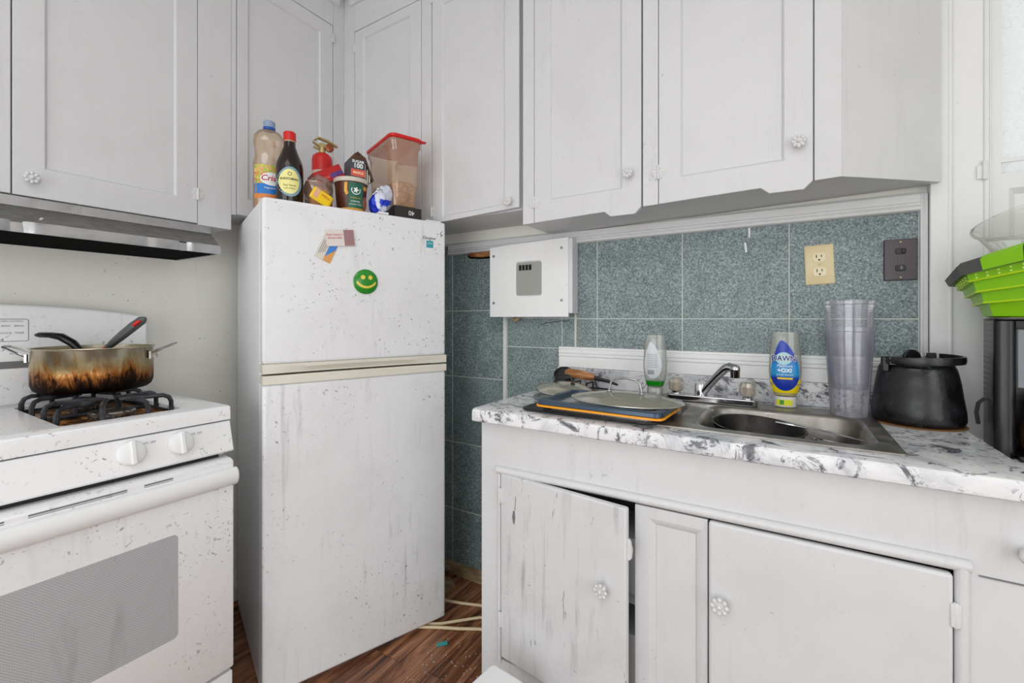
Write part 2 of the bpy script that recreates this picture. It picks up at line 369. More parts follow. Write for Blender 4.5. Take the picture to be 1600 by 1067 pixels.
# right wall with the window that lights the room
w = MB(); w.box(XR, XR+0.1, YF, -1.55, 0, ZC); w.box(XR, XR+0.1, 0.45, YB+0.1, 0, ZC); w.box(XR, XR+0.1, -1.55, 0.45, 0, 0.33); w.box(XR, XR+0.1, -1.55, 0.45, 2.10, ZC)
struct(w.build('wall_right', M['wallw']))
w = MB(); w.box(XL, -1.55, YF-0.1, YF, 0, ZC); w.box(0.75, XR, YF-0.1, YF, 0, ZC); w.box(-1.55, 0.75, YF-0.1, YF, 0, 0.06); w.box(-1.55, 0.75, YF-0.1, YF, 2.2, ZC)  # opening added for the rear fill, cut almost to the floor
struct(w.build('wall_front', M['wallw']))
for nm, pos, ax, a0, a1, z0, z1 in (('window_1', XR, 'y', -1.55, 0.45, 0.33, 2.10), ('added_rear_window', YF, 'x', -1.55, 0.75, 0.06, 2.2)):  # the rear one is unseen, made up to frame the added fill
    e = sempty(nm); mb = MB()
    def B(u0, u1, zz0, zz1, d0=0.02, d1=0.07):
        if ax == 'y': mb.box(pos + d0, pos + d1, u0, u1, zz0, zz1)
        else: mb.box(u0, u1, pos - d1, pos - d0, zz0, zz1)
    B(a0, a1, z0, z0+0.05); B(a0, a1, z1-0.05, z1); B(a0, a0+0.05, z0, z1); B(a1-0.05, a1, z0, z1); B((a0+a1)/2-0.025, (a0+a1)/2+0.025, z0, z1)
    mb.build('window_frame', M['trimw'], e)
    mb = MB(); B(a0, a1, z0, z1, 0.04, 0.045); mb.build('pane', M['frost'], e)
# back wall: core + tiles
wb = sempty('wall_back')
mb = MB(); mb.box(XL, 0.44, YB+0.012, YB+0.11, 0, ZC); mb.box(0.44, XR, YB+0.012, YB+0.11, 2.12, ZC); mb.box(1.26, XR, YB+0.012, YB+0.11, 0, 2.12)
mb.box(XL, -1.62, YB+0.004, YB+0.012, 0.05, 1.5)
mb.build('wall_core', M['wallw'], wb)
box('grout_bed', M['grout'], wb, -1.62, 0.302, YB+0.0012, YB+0.0121, 0.02, 1.50)
def tiles(xs, zs, yf=YB):
    for i in range(len(xs)-1):
        for j in range(len(zs)-1):
            g = 0.0017; x0, x1, z0, z1 = xs[i]+g, xs[i+1]-g, zs[j]+g, zs[j+1]-g; e = 0.0012; y1 = YB + 0.0041
            MB().loops([[(x0,y1,z0),(x1,y1,z0),(x1,y1,z1),(x0,y1,z1)], [(x0,yf+0.001,z0),(x1,yf+0.001,z0),(x1,yf+0.001,z1),(x0,yf+0.001,z1)],
                        [(x0+e,yf,z0+e),(x1-e,yf,z0+e),(x1-e,yf,z1-e),(x0+e,yf,z1-e)]]).build('tile', M['tile'], wb)
tiles([-1.61, -1.303, -1.026], [0.03, 0.294, 0.597, 0.897, 1.193, 1.492])
tiles([-1.010, -0.754, -0.700], [0.03, 0.13, 0.435, 0.737, 1.041, 1.16]); tiles([-1.010, -0.700], [1.16, 1.49])
tiles([-0.694, -0.609, -0.305, 0.004, 0.301], [0.03, 0.25, 0.553, 0.855, 1.158, 1.492])
box('panel_joint', M['grout'], wb, -0.7005, -0.6935, YB-0.0015, YB+0.006, 0.03, 1.2)
mb = MB()
cr = [(-0.862,1.118),(-0.858,1.128),(-0.850,1.134),(-0.838,1.136),(-0.822,1.141),(-0.806,1.141),(-0.786,1.146),(-0.768,1.147),(-0.752,1.150),(-0.738,1.148),(-0.722,1.152)]
mb.tube([(a, YB-0.0002, b) for a, b in cr], 0.0011, 4); mb.build('crack', M['dark'], wb)
mb = MB(); mb.tube([(-0.690, YB-0.0002, 1.21),(-0.66, YB-0.0002, 1.222),(-0.635, YB-0.0002, 1.235)], 0.0008, 4); mb.build('crack', M['dark'], wb)
mb = MB(); mb.prism([(-0.118,1.400),(-0.112,1.399),(-0.109,1.37),(-0.114,1.368)], YB-0.001, YB+0.001, 'y'); mb.prism([(-0.106,1.445),(-0.101,1.445),(-0.101,1.415),(-0.105,1.413)], YB-0.001, YB+0.001, 'y')
mb.build('paint_drip', M['trimb'], wb)
# strips and mouldings on the back wall
mb = MB(); mb.box(-1.026, -1.011, YB-0.006, YB+0.006, 0.03, 1.17); mb.box(-1.0225, -1.0145, YB-0.010, YB-0.006, 0.03, 1.17)
struct(mb.build('trim_1', M['trimw'], None, 0.0015), 'narrow white vertical strip between two fields of tile')
t2 = MB(); t2.prism([(YB+0.004,1.492),(YB-0.012,1.492),(YB-0.012,1.470),(YB-0.016,1.468),(YB-0.016,1.462),(YB-0.012,1.460),(YB-0.016,1.457),(YB-0.016,1.450),(YB-0.010,1.446),(YB+0.004,1.446)], -1.32, 0.302, 'x')
struct(t2.build('trim_2', M['trimw'], None, 0.001), 'ribbed white moulding along the top of the green tile')
t3 = MB(); t3.prism([(0.3015,YB+0.004),(0.3015,YB-0.012),(0.306,YB-0.014),(0.308,YB-0.010),(0.312,YB-0.014),(0.317,YB-0.012),(0.318,YB+0.004)], 0.9, 1.492, 'z')
struct(t3.build('trim_3', M['trimw'], None, 0.0008), 'ribbed white vertical moulding at the right end of the tile')
t4 = MB(); t4.prism([(YB+0.002,0.9715),(YB-0.012,0.9715),(YB-0.012,1.012),(YB-0.015,1.014),(YB-0.015,1.020),(YB-0.011,1.023),(YB-0.015,1.026),(YB-0.015,1.036),(YB-0.011,1.039),(YB-0.014,1.042),(YB-0.012,1.049),(YB+0.002,1.050)], -0.762, 0.318, 'x')
struct(t4.build('trim_4', M['trimb'], None, 0.001), 'white grooved board above the countertop backsplash')
struct(box('baseboard_back', M['bare'], None, -1.94, -0.77, YB-0.012, YB+0.004, 0.0, 0.055, 0.002), 'bare worn baseboard under the green tile')
struct(box('baseboard_left', M['trimw'], None, XL, XL+0.012, 0.70, YB-0.013, 0.0, 0.05, 0.002), 'low baseboard behind the refrigerator')
# door casing and door on the right
cz = MB(); cz.box(0.319, 0.355, YB-0.022, YB+0.012, 0, 2.2); cz.box(0.355, 0.428, YB-0.006, YB+0.012, 0, 2.2); cz.box(0.319, 1.36, YB-0.006, YB+0.012, 2.14, 2.22); cz.box(1.27, 1.36, YB-0.006, YB+0.012, 0, 2.14)
cz.tube([(0.357, YB-0.018, 0.02), (0.357, YB-0.018, 2.2)], 0.006, 8); cz.tube([(0.428, YB-0.006, 0.02), (0.428, YB-0.006, 2.14)], 0.006, 8); cz.box(0.434, 0.440, YB+0.0, YB+0.012, 0, 2.14)
struct(cz.build('trim_5', M['doorp'], None, 0.003), 'white painted door casing beside the countertop')
dr = sempty('door_1')
def sill_door():
    mb = MB(); y0, y1 = YB+0.02, YB+0.06
    vs, fs = ringfill([(0.441,0.01),(1.262,0.01),(1.262,2.13),(0.441,2.13)], [[(0.462,1.527),(1.19,1.527),(1.19,2.05),(0.462,2.05)], [(0.476,0.25),(1.18,0.25),(1.18,1.488),(0.476,1.488)]], y0)
    mb.add(vs, fs); vs, fs = ringfill([(0.441,0.01),(1.262,0.01),(1.262,2.13),(0.441,2.13)], [[(0.462,1.527),(1.19,1.527),(1.19,2.05),(0.462,2.05)]], y1); mb.add(vs, fs)
    for a, b, c, d in ((0.462,1.19,1.527,2.05), (0.441,1.262,0.01,2.13)):
        mb.loops([[(a,y0,c),(b,y0,c),(b,y0,d),(a,y0,d)], [(a,y1,c),(b,y1,c),(b,y1,d),(a,y1,d)]], False, False)
    mb.loops([[(0.476,y0,0.25),(1.18,y0,0.25),(1.18,y0,1.488),(0.476,y0,1.488)], [(0.49,y0+0.014,0.264),(1.166,y0+0.014,0.264),(1.166,y0+0.014,1.474),(0.49,y0+0.014,1.474)]], False, True)
    mb.build('door_frame', M['doorp'], dr)
    box('pane', M['frost'], dr, 0.46, 1.192, YB+0.032, YB+0.038, 1.525, 2.052)
    box('glazing_bar', M['doorp'], dr, 0.462, 1.19, YB+0.024, YB+0.032, 1.556, 1.566)
    mb = MB(); mb.tube([(0.424, YB-0.014, 1.51), (0.424, YB-0.014, 1.55)], 0.005, 8); mb.box(0.410, 0.424, YB-0.012, YB-0.006, 1.513, 1.547); mb.ball((0.424, YB-0.014, 1.553), 0.0055)
    mb.build('door_hinge', M['doorp'], dr)
sill_door()

# ================================================================== cabinet pieces
def knob(parent, x, z, y=0.0, r=0.017, d=0.026):
    mb = MB(); m = Matrix.Translation((x, y, z)) @ Matrix.Rotation(R(90), 4, 'X')
    mb.lathe([(r*0.45, 0), (r*0.4, d*0.4), (r*0.75, d*0.55), (r*0.8, d*0.75), (r*0.3, d*0.8)], 16, m=m)
    for i in range(8):
        a = 2*PI*i/8; mb.ball((x + math.cos(a)*r*0.72, y - d*0.75, z + math.sin(a)*r*0.72), r*0.30, 8, 6, sy=0.8)
    mb.ball((x, y - d*0.85, z), r*0.3, 8, 6)
    return mb.build('knob', M['knobp'], parent, ang=60)
def hinge(parent, x, z, y=0.0, r=0.022, mat='knobp'):
    mb = MB()
    for s in (-1, 1):
        pts = []
        for i in range(13):
            a = R(-90 + 180*i/12); rr_ = r*(0.86 + 0.16*math.cos(6*a))
            pts.append((x + s*(0.001 + rr_*math.cos(a)*0.95), z + rr_*math.sin(a)*1.05))
        if s < 0: pts = pts[::-1]
        mb.prism(pts, y, y - 0.0018, 'y')
        for a in (-50, 0, 50): mb.ball((x + s*r*0.62*math.cos(R(a)), y - 0.0018, z + r*0.66*math.sin(R(a))), 0.0032, 8, 6, sy=0.5)
    mb.tube([(x, y-0.003, z-0.016), (x, y-0.003, z+0.016)], 0.0036, 8)
    for k in (-0.018, 0.018): mb.ball((x, y-0.003, z+k), 0.0042, 8, 6)
    return mb.build('hinge', M[mat], parent, ang=50)
def slab(cab, x0, x1, z0, z1, panel=None, outline=None, y=0.0, th=0.016, recess=0.007, mat='upper', kn=None, hg=(), round_=0.0015, tilt=0.0, bev=0.006):
    """one cabinet door, its recessed panel a sub-part; tilt shifts z with x"""
    T = lambda p: (p[0], p[1] + tilt*(p[0]-x0))
    out = [T(p) for p in (outline or [(x0, z0), (x1, z0), (x1, z1), (x0, z1)])]
    mb = MB()
    if panel:
        a, b, c, d = panel; inn = [T(p) for p in [(a,c),(b,c),(b,d),(a,d)]]
        vs, fs = ringfill(out, [inn], y); mb.add(vs, fs)
        i2 = [T(p) for p in [(a+bev,c+bev),(b-bev,c+bev),(b-bev,d-bev),(a+bev,d-bev)]]
        mb.loops([[(p[0],y,p[1]) for p in inn], [(p[0],y+recess,p[1]) for p in i2], [(p[0],y+recess+0.003,p[1]) for p in i2]], False, False)
    else:
        mb.add([(p[0],y,p[1]) for p in out], [tuple(range(len(out)))])
    mb.loops([[(p[0],y,p[1]) for p in out], [(p[0],y+th,p[1]) for p in out]], False, True)
    d_ = mb.build('door', M[mat], cab, round_, 2, weld=True)
    if panel: MB().prism(i2, y+recess, y+recess+0.004, 'y').build('panel', M[mat], d_)
    if kn: knob(d_, kn[0], kn[1], y)
    for h in hg: hinge(d_, h[0], h[1], y)
    return d_
def board(name, cab, x0, x1, z0, z1, y0, y1, mat='upper', tilt=0.0, bevel=0.001):
    return MB().prism([(x0, z0), (x1, z0 + tilt*(x1-x0)), (x1, z1), (x0, z1)], y0, y1, 'y').build(name, M[mat], cab, bevel)
TOP = ZC - 0.002
# --- left run; local x = world Y, local y = into the left wall, front face at X=-1.75
LX = -1.75
c1 = thing('upper_cabinet', 'white painted wall cabinet above the range hood', 'cabinet', (LX, 0, 0), R(90))
box('cabinet_body', M['upper'], c1, -0.75, 0.865, 0.02, 0.188, 1.488, TOP)
board('stile', c1, 0.7565, 0.866, 1.486, TOP, 0, 0.02)
board('top_rail', c1, -0.75, 0.7555, 2.50, TOP, 0, 0.02)
slab(c1, -0.22, 0.3145, 1.49, 2.497, (-0.15, 0.25, 1.565, 2.42), kn=None)
slab(c1, 0.3175, 0.7545, 1.49, 2.497, (0.378, 0.692, 1.570, 2.42), kn=(0.350, 1.538), hg=((0.7555, 1.592), (0.7555, 2.40)))
c2 = thing('upper_cabinet', 'white painted corner wall cabinet above the refrigerator, left of the corner', 'cabinet', (LX, 0, 0), R(90))
box('cabinet_body', M['upper'], c2, 0.868, 1.345, 0.02, 0.188, 1.546, TOP)
board('stile', c2, 0.867, 0.884, 1.544, TOP, 0, 0.02); board('stile', c2, 1.303, 1.3595, 1.544, TOP, 0, 0.02)
board('top_rail', c2, 0.885, 1.302, 2.482, TOP, 0, 0.02)
slab(c2, 0.887, 1.300, 1.548, 2.479, (0.926, 1.238, 1.61, 2.424), hg=((1.3015, 2.425), (1.3015, 1.66)))
# --- back run; front face at Y=1.36
UY = 1.36
c3 = thing('upper_cabinet', 'white painted two-door wall cabinet right of the corner, above the refrigerator', 'cabinet', (0, UY, 0))
box('cabinet_body', M['upper'], c3, -1.748, -0.806, 0.02, YB-UY+0.010, 1.546, TOP)
board('stile', c3, -1.731, -1.679, 1.544, TOP, 0, 0.02); board('stile', c3, -1.269, -1.2155, 1.540, TOP, 0, 0.02)
board('top_rail', c3, -1.678, -1.270, 2.462, TOP, 0, 0.02); board('top_rail', c3, -1.2145, -0.806, 2.462, TOP, 0, 0.02)
slab(c3, -1.676, -1.272, 1.545, 2.459, (-1.621, -1.335, 1.60, 2.418), hg=((-1.677, 2.385), (-1.677, 1.64)))
slab(c3, -1.2125, -0.808, 1.538, 2.459, (-1.160, -0.868, 1.556, 2.40), kn=(-0.845, 1.575), hg=((-1.2135, 2.44), (-1.2135, 1.585)), tilt=0.036)
board('corner_post', c3, -1.762, -1.7315, 1.544, TOP, 0.0, 0.022)
c4 = thing('upper_cabinet', 'long white painted wall cabinet with notched doors above the sink', 'cabinet', (0, UY, 0))
tl = 0.022; Zt = lambda x: 1.488 + tl*(x + 0.792)
mb = MB(); fp = [(-0.792, 0.0), (0.114, 0.0), (0.333, 0.188), (0.333, YB-UY+0.002), (-0.792, YB-UY+0.002)]
fp2 = [(-0.792, 0.02), (0.106, 0.02), (0.327, 0.21), (0.327, YB-UY+0.002), (-0.792, YB-UY+0.002)]
mb.loops([[(p[0], p[1], Zt(p[0]) + 0.002) for p in fp2], [(p[0], p[1], TOP) for p in fp2]]); mb.build('cabinet_body', M['upper'], c4)
board('stile', c4, -0.792, -0.7475, 1.488, TOP, 0, 0.02, tilt=tl); board('stile', c4, -0.3725, -0.3275, Zt(-0.3725), TOP, 0, 0.02, tilt=tl); board('stile', c4, 0.0575, 0.1138, Zt(0.0575), TOP, 0, 0.02, tilt=tl)
board('top_rail', c4, -0.7465, -0.3735, 2.482, TOP, 0, 0.02); board('top_rail', c4, -0.3265, 0.0565, 2.482, TOP, 0, 0.02)
mb = MB(); mb.loops([[(0.114,0,Zt(0.114)),(0.333,0.188,1.508),(0.327,0.205,1.508),(0.106,0.019,Zt(0.114))], [(0.114,0,TOP),(0.333,0.188,TOP),(0.327,0.205,TOP),(0.106,0.019,TOP)]]); mb.build('end_panel', M['upper'], c4)
def notched(x0, x1, kx, kz, ps, hz):
    a = x1 - 0.116; o = [(x0, Zt(x0)), (a, Zt(a)+0.001), (a+0.020, Zt(a)-0.016), (x1-0.020, Zt(x1)-0.019), (x1, Zt(x1)+0.001), (x1, 2.479), (x0, 2.479)]
    slab(c4, x0, x1, 0, 0, ps, outline=o, kn=(kx, kz), hg=((x0-0.001, hz), (x0-0.001, 2.38)), y=-0.001)
notched(-0.7455, -0.3775, -0.414, 1.602, (-0.689, -0.437, 1.560, 2.40), 1.560)
notched(-0.3255, 0.0545, 0.024, 1.606, (-0.265, -0.007, 1.568, 2.40), 1.592)
# crown along the ceiling
cw = MB(); prof = [(0.0, 2.580), (-0.010, 2.583), (-0.012, 2.60), (-0.03, 2.66), (-0.03, TOP), (0.0, TOP)]
cw.prism([(UY + p[0], p[1]) for p in prof], -1.70, 0.10, 'x'); cw.prism([(-p[0] + LX, p[1]) for p in prof], -0.75, UY-0.03, 'y')
cw.build('crown_moulding', M['upper'], None); o = bpy.data.objects['crown_moulding']; o.name = 'trim_6'; struct(o, 'white moulding along the ceiling over the cabinets')

# ================================================================== range hood
rh = thing('range_hood', 'dented stainless range hood under the cabinet above the stove', 'range hood', (LX, 0, 0), R(90))
hx0, hx1 = -0.02, 0.762
mb = MB(); mb.box(hx0, 0.798, 0.001, 0.186, 1.459, 1.4865); mb.build('hood_band', M['hood'], rh, 0.001)
mb = MB(); L0 = [(hx0, 0.002, 1.459), (0.798, 0.002, 1.459), (0.798, 0.186, 1.459), (hx0, 0.186, 1.459)]
L1 = [(hx0, -0.138, 1.399), (0.762, -0.138, 1.399), (0.762, 0.186, 1.399), (hx0, 0.186, 1.399)]
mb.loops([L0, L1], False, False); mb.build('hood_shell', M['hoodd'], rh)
mb = MB(); N = 60; Lo = []
for i in range(N + 1):
    xx = hx0 + (hx1-hx0)*i/N
    d = 0.010*math.exp(-((xx-0.30)/0.012)**2) + 0.012*math.exp(-((xx-0.655)/0.011)**2) + 0.005*math.exp(-((xx-0.56)/0.009)**2)
    Lo.append([(xx, -0.142 + d, 1.400), (xx, -0.143 + d*1.4, 1.387), (xx, -0.141 + d, 1.372), (xx, -0.136, 1.372), (xx, -0.136, 1.400)])
mb.loops(Lo); mb.box(hx0, hx1, -0.136, 0.186, 1.396, 1.399); mb.box(hx1-0.003, hx1, -0.138, 0.186, 1.373, 1.40); mb.box(hx0, hx0+0.003, -0.138, 0.186, 1.373, 1.40)
mb.build('hood_lip', M['hood'], rh, ang=50)
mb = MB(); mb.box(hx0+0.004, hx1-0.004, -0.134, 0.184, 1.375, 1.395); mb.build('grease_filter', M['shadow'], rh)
mb = MB(); mb.prism([(0.345,0),(0.350,0.002),(0.358,0.022),(0.352,0.024)], 0, 0.0015, 'z', m=Matrix.Translation((0,-0.105,1.4125)) @ Matrix.Rotation(R(23.2),4,'X')); mb.build('tape_scrap', M['cream'], rh)

# ================================================================== stove
st = thing('stove', 'white gas stove with oven, splattered with grease', 'stove', (-1.34, -0.10, 0), R(90))
SW = 0.76
mb = MB(); mb.box(0.003, SW-0.003, 0.03, 0.575, 0.04, 0.868); mb.box(0.04, SW-0.04, 0.06, 0.55, 0.0, 0.04); mb.build('stove_body', M['enamel'], st, 0.003)
# cooktop with two recessed burner wells
wl = [(0.095, 0.325, 0.06, 0.46), (0.427, 0.668, 0.06, 0.46)]
mb = MB()
vs, fs = ringfill([(0.004, 0.004), (SW-0.004, 0.004), (SW-0.004, 0.53), (0.004, 0.53)], [rrect(a, b, c, d, 0.012, 3) for a, b, c, d in wl], 0)
mb.add([(v[0], v[2], 0.915) for v in vs], fs)
for a, b, c, d in wl:
    r = rrect(a, b, c, d, 0.012, 3); mb.loops([[(p[0], p[1], 0.915) for p in r], [(p[0], p[1], 0.897) for p in r]], False, False)
o1 = [(0.004, 0.004), (SW-0.004, 0.004), (SW-0.004, 0.53), (0.004, 0.53)]; o2 = [(0, 0), (SW, 0), (SW, 0.534), (0, 0.534)]; o3 = [(0, -0.002), (SW, -0.002), (SW, 0.534), (0, 0.534)]
mb.loops([[(p[0], p[1], 0.915) for p in o1], [(p[0], p[1], 0.911) for p in o2], [(p[0], p[1], 0.876) for p in o3]], False, False)
mb.build('cooktop', M['enamel'], st, ang=50, weld=True)
for a, b, c, d in wl:
    mb = MB(); mb.box(a-0.004, b+0.004, c-0.004, d+0.004, 0.892, 0.897); mb.build('burner_well', M['tray'], st)
    cx = (a+b)/2
    for cy in (c+0.095, d-0.095):
        mb = MB(); mb.lathe([(0.036, 0), (0.04, 0.006), (0.030, 0.010), (0.030, 0.014), (0.046, 0.016), (0.048, 0.021), (0.044, 0.024), (0.01, 0.025)], 28, (cx, cy, 0.8972))
        for i in range(24):
            t = 2*PI*i/24; mb.box(-0.002, 0.002, -0.002, 0.002, 0, 0.006, Matrix.Translation((cx + 0.046*math.cos(t), cy + 0.046*math.sin(t), 0.906)))
        mb.build('burner', M['iron'] if cx < 0.3 else M['panst'], st)
        # grate: square base ring, eight bent fingers
        g = MB(); ya, yb = (c+0.006, (c+d)/2-0.003) if cy < 0.25 else ((c+d)/2+0.003, d-0.006); xa, xb = a+0.006, b-0.006; zb = 0.903
        g.tube([(xa,ya,zb),(xb,ya,zb),(xb,yb,zb),(xa,yb,zb)], 0.0045, 6, closed=True)
        def finger(p, q, zt=0.949):
            p = Vector(p); q = Vector(q); dd = (q-p).normalized()*0.018
            g.tube([(p.x,p.y,zb),(p.x,p.y,zt-0.018),(p.x+dd.x*0.3,p.y+dd.y*0.3,zt-0.006),(p.x+dd.x,p.y+dd.y,zt),(q.x,q.y,zt)], 0.0058, 6)
        mx, my = (xa+xb)/2, (ya+yb)/2
        for oy in (-0.048, 0.048):
            finger((xa, my+oy, 0), (mx-0.012, my+oy*0.3, 0)); finger((xb, my+oy, 0), (mx+0.012, my+oy*0.3, 0))
        for ox in (-0.045, 0.045):
            finger((mx+ox, ya, 0), (mx+ox*0.5, my-0.03, 0)); finger((mx+ox, yb, 0), (mx+ox*0.5, my+0.03, 0))
        g.build('grate', M['iron'], st, ang=50)
# control panel, slightly slanted
mb = MB(); mb.prism([(0.0, 0.873), (-0.022, 0.7925), (-0.018, 0.789), (0.03, 0.789), (0.03, 0.873)], 0.0, SW, 'x'); mb.build('control_panel', M['enamel'], st, 0.003)
box('seam_shadow_strip', M['gap'], st, 0.002, SW-0.002, 0.004, 0.03, 0.8735, 0.8755)
ang_p = math.atan2(0.022, 0.0805)
for kx in (0.635, 0.533, 0.227, 0.125):
    m = Matrix.Translation((kx, -0.0105, 0.839)) @ Matrix.Rotation(-ang_p, 4, 'X') @ Matrix.Rotation(R(90), 4, 'X')
    mb = MB(); mb.lathe([(0.029, 0), (0.029, 0.003), (0.026, 0.009), (0.018, 0.013), (0.008, 0.014)], 32, m=m)
    kb = mb.build('burner_knob', M['white'], st)
    m2 = Matrix.Translation((kx, -0.0105, 0.839)) @ Matrix.Rotation(-ang_p, 4, 'X')
    mb = MB(); mb.box(-0.005, 0.005, -0.020, -0.003, -0.028, 0.028, m2); mb.build('grip', M['white'], kb, 0.002)
    text('LITE  OFF', 0.007, M['inkg'], st, 0.036, 0.016, m=m2 @ Matrix.Translation((0, 0.0, 0)), y=-0.0012)
box('vent_gap', M['dark'], st, 0.03, SW-0.03, 0.0, 0.035, 0.768, 0.789)
# oven door
dsl = [(0.03, 0.20), (0.03, 0.770), (0.005, 0.777), (-0.028, 0.774), (-0.040, 0.768), (-0.040, 0.206), (-0.036, 0.20)]
mb = MB(); mb.prism(dsl, 0.004, SW-0.010, 'x'); od = mb.build('oven_door', M['enamel'], st, 0.003)
mb = MB(); mb.prism([(-0.040, 0.752), (-0.048, 0.750), (-0.055, 0.742), (-0.058, 0.728), (-0.055, 0.713), (-0.048, 0.704), (-0.040, 0.703)], 0.002, SW-0.003, 'x'); mb.build('door_handle', M['white'], od, 0.006, 3, 60)
for a, b in ((0.357, 0.516), (0.548, 0.607), (0.153, 0.325), (0.06, 0.12)):
    mb = MB(); mb.prism(rrect(a, b, 0.7605, 0.7640, 0.0016, 3), -0.0404, -0.036, 'y'); mb.build('vent_slot', M['gap'], od)
    mb = MB(); mb.prism(rrect(a, b, 0.7572, 0.7586, 0.0006, 2), -0.0404, -0.036, 'y'); mb.build('vent_slot', M['gap'], od)
wp = rrect(0.143, 0.617, 0.362, 0.621, 0.012, 5); MB().prism(wp, -0.0406, -0.038, 'y').build('oven_window', M['ovenwin'], od)
mb = MB(); mb.box(0.005, SW-0.010, -0.035, 0.03, 0.045, 0.190); mb.build('drawer', M['enamel'], st, 0.004)
# backguard
mb = MB(); pts = [(0.008, 0.912), (0.008, 1.140), (0.02, 1.168)]
for i in range(13):
    t = i/12; pts.append((0.034 + (SW-0.068)*t, 1.171 + 0.030*math.sin(PI*t)**0.8))
pts += [(SW-0.02, 1.168), (SW-0.008, 1.140), (SW-0.008, 0.912)]
mb.prism(pts[::-1], 0.522, 0.575, 'y'); mb.build('backguard', M['enamel'], st, 0.008, 3)
box('backguard_band', M['gap'], st, 0.02, SW-0.13, 0.5205, 0.5225, 1.018, 1.038)
lp = MB(); fr = rrect(0.30, 0.470, 1.094, 1.158, 0.006, 3); fr2 = rrect(0.3015, 0.4685, 1.0955, 1.1565, 0.005, 3)
vs, fs = ringfill(fr, [fr2], 0.5214); lp.add(vs, fs); lp.build('display_outline', M['inkg'], st)
for i, s in enumerate(('BAKE', 'BROIL', 'CLOCK', 'TIMER')):
    text(s, 0.007, M['inkg'], st, 0.425 + 0.026*(i % 2), 1.138 - 0.02*(i//2), y=0.5212)
text('OVEN CONTROL', 0.006, M['inkg'], st, 0.436, 1.151, y=0.5212)

# ================================================================== pot on the stove with its spoons
pt = thing('cooking_pot', 'stainless steel pot with burnt brown sides on the stove grate', 'pot', (-1.715, 0.475, 0.9555))
mb = MB(); rp = 0.133
out_p = [(0.10, 0), (0.118, 0.001), (0.127, 0.008), (rp-0.001, 0.022), (rp, 0.05), (rp, 0.117), (rp+0.004, 0.1205), (rp+0.003, 0.1225)]
in_p = [(rp-0.002, 0.121), (rp-0.003, 0.05), (0.126, 0.012), (0.10, 0.004), (0.01, 0.004)]
mb.lathe(out_p + in_p, 64, cap0=True, cap1=True); mb.build('pot_body', M['pot'], pt, ang=60)
for s, rz in ((1, R(58)), (-1, R(58))):
    m = Matrix.Rotation(rz, 4, 'Z') @ Matrix.Scale(s, 4, (1, 0, 0))
    mb = MB(); mb.tube([(rp, -0.030, 0.098), (rp+0.022, -0.034, 0.112), (rp+0.052, -0.020, 0.126), (rp+0.058, 0, 0.128), (rp+0.052, 0.020, 0.126), (rp+0.022, 0.034, 0.112), (rp, 0.030, 0.098)], 0.0032, 6, m=m)
    mb.box(rp-0.001, rp+0.004, -0.036, -0.022, 0.084, 0.106, m); mb.box(rp-0.001, rp+0.004, 0.022, 0.036, 0.084, 0.106, m); mb.ball((rp+0.004, -0.029, 0.090), 0.004, 8, 6, m=m); mb.ball((rp+0.004, 0.029, 0.090), 0.004, 8, 6, m=m)
    mb.build('pot_handle', M['panst'], pt)
def handle_loft(path, ws, hs, n=10):
    mb = MB(); P = [Vector(p) for p in path]; L = []
    for i in range(len(P)):
        t = (P[min(i+1, len(P)-1)] - P[max(i-1, 0)]).normalized(); sd = t.cross(Vector((0, 0, 1))).normalized(); up = sd.cross(t)
        L.append([tuple(P[i] + sd*ws[i]*math.cos(2*PI*j/n) + up*hs[i]*math.sin(2*PI*j/n)) for j in range(n)])
    return mb.loops(L)
# camera right vector in world is about (0.852, 0.524)
cr_ = Vector((0.852, 0.524, 0)); pc = Vector((-1.715, 0.475, 0))
def PV(a, z, d=0.0): v = pc + cr_*a + Vector((-0.524, 0.852, 0))*d; return (v.x, v.y, z)
s1 = thing('ladle', 'black ladle handle curving out over the left rim of the pot', 'ladle', PV(-0.03, 0.965))
inv = Matrix.Translation(Vector(s1.location)).inverted()
def rel(o, pts): return [tuple(Vector(p) - Vector(o.location)) for p in pts]
handle_loft(rel(s1, [PV(-0.108,1.113,-0.06),(PV(-0.098,1.1135,-0.06)),PV(-0.075,1.113,-0.055),PV(-0.050,1.108,-0.05),PV(-0.022,1.090,-0.045),PV(-0.006,1.070,-0.04)]), [0.006,0.011,0.013,0.015,0.015,0.012], [0.004,0.0075,0.008,0.010,0.010,0.008]).build('handle', M['black'], s1)
mb = MB(); mb.tube(rel(s1, [PV(-0.006,1.070,-0.04), PV(0.02,1.02,-0.03), PV(0.03,0.975,-0.03)]), 0.004, 8); mb.ball(rel(s1, [PV(0.035,0.982,-0.02)])[0], 0.028, 16, 8, sz=0.6); mb.build('scoop', M['black'], s1)
s2 = thing('serving_spoon', 'grey handled spoon with red tip leaning on the right rim of the pot', 'spoon', PV(0.03, 0.965))
hp = [PV(0.062,1.076,-0.03), PV(0.078,1.090,-0.03), PV(0.105,1.112,-0.03), PV(0.135,1.136,-0.03), PV(0.160,1.154,-0.03), PV(0.170,1.160,-0.03)]
handle_loft(rel(s2, hp), [0.008,0.011,0.013,0.013,0.012,0.005], [0.007,0.010,0.012,0.013,0.012,0.005]).build('handle', M['rimgrey'], s2)
handle_loft(rel(s2, [PV(0.148,1.139,-0.044), PV(0.158,1.147,-0.045), PV(0.166,1.153,-0.0445)]), [0.004,0.005,0.003], [0.004,0.005,0.003]).build('red_tip', M['red'], s2)
mb = MB(); mb.ball(rel(s2, [PV(0.060,1.075,-0.03)])[0], 0.008, 12, 8); mb.build('red_collar', M['red'], s2)
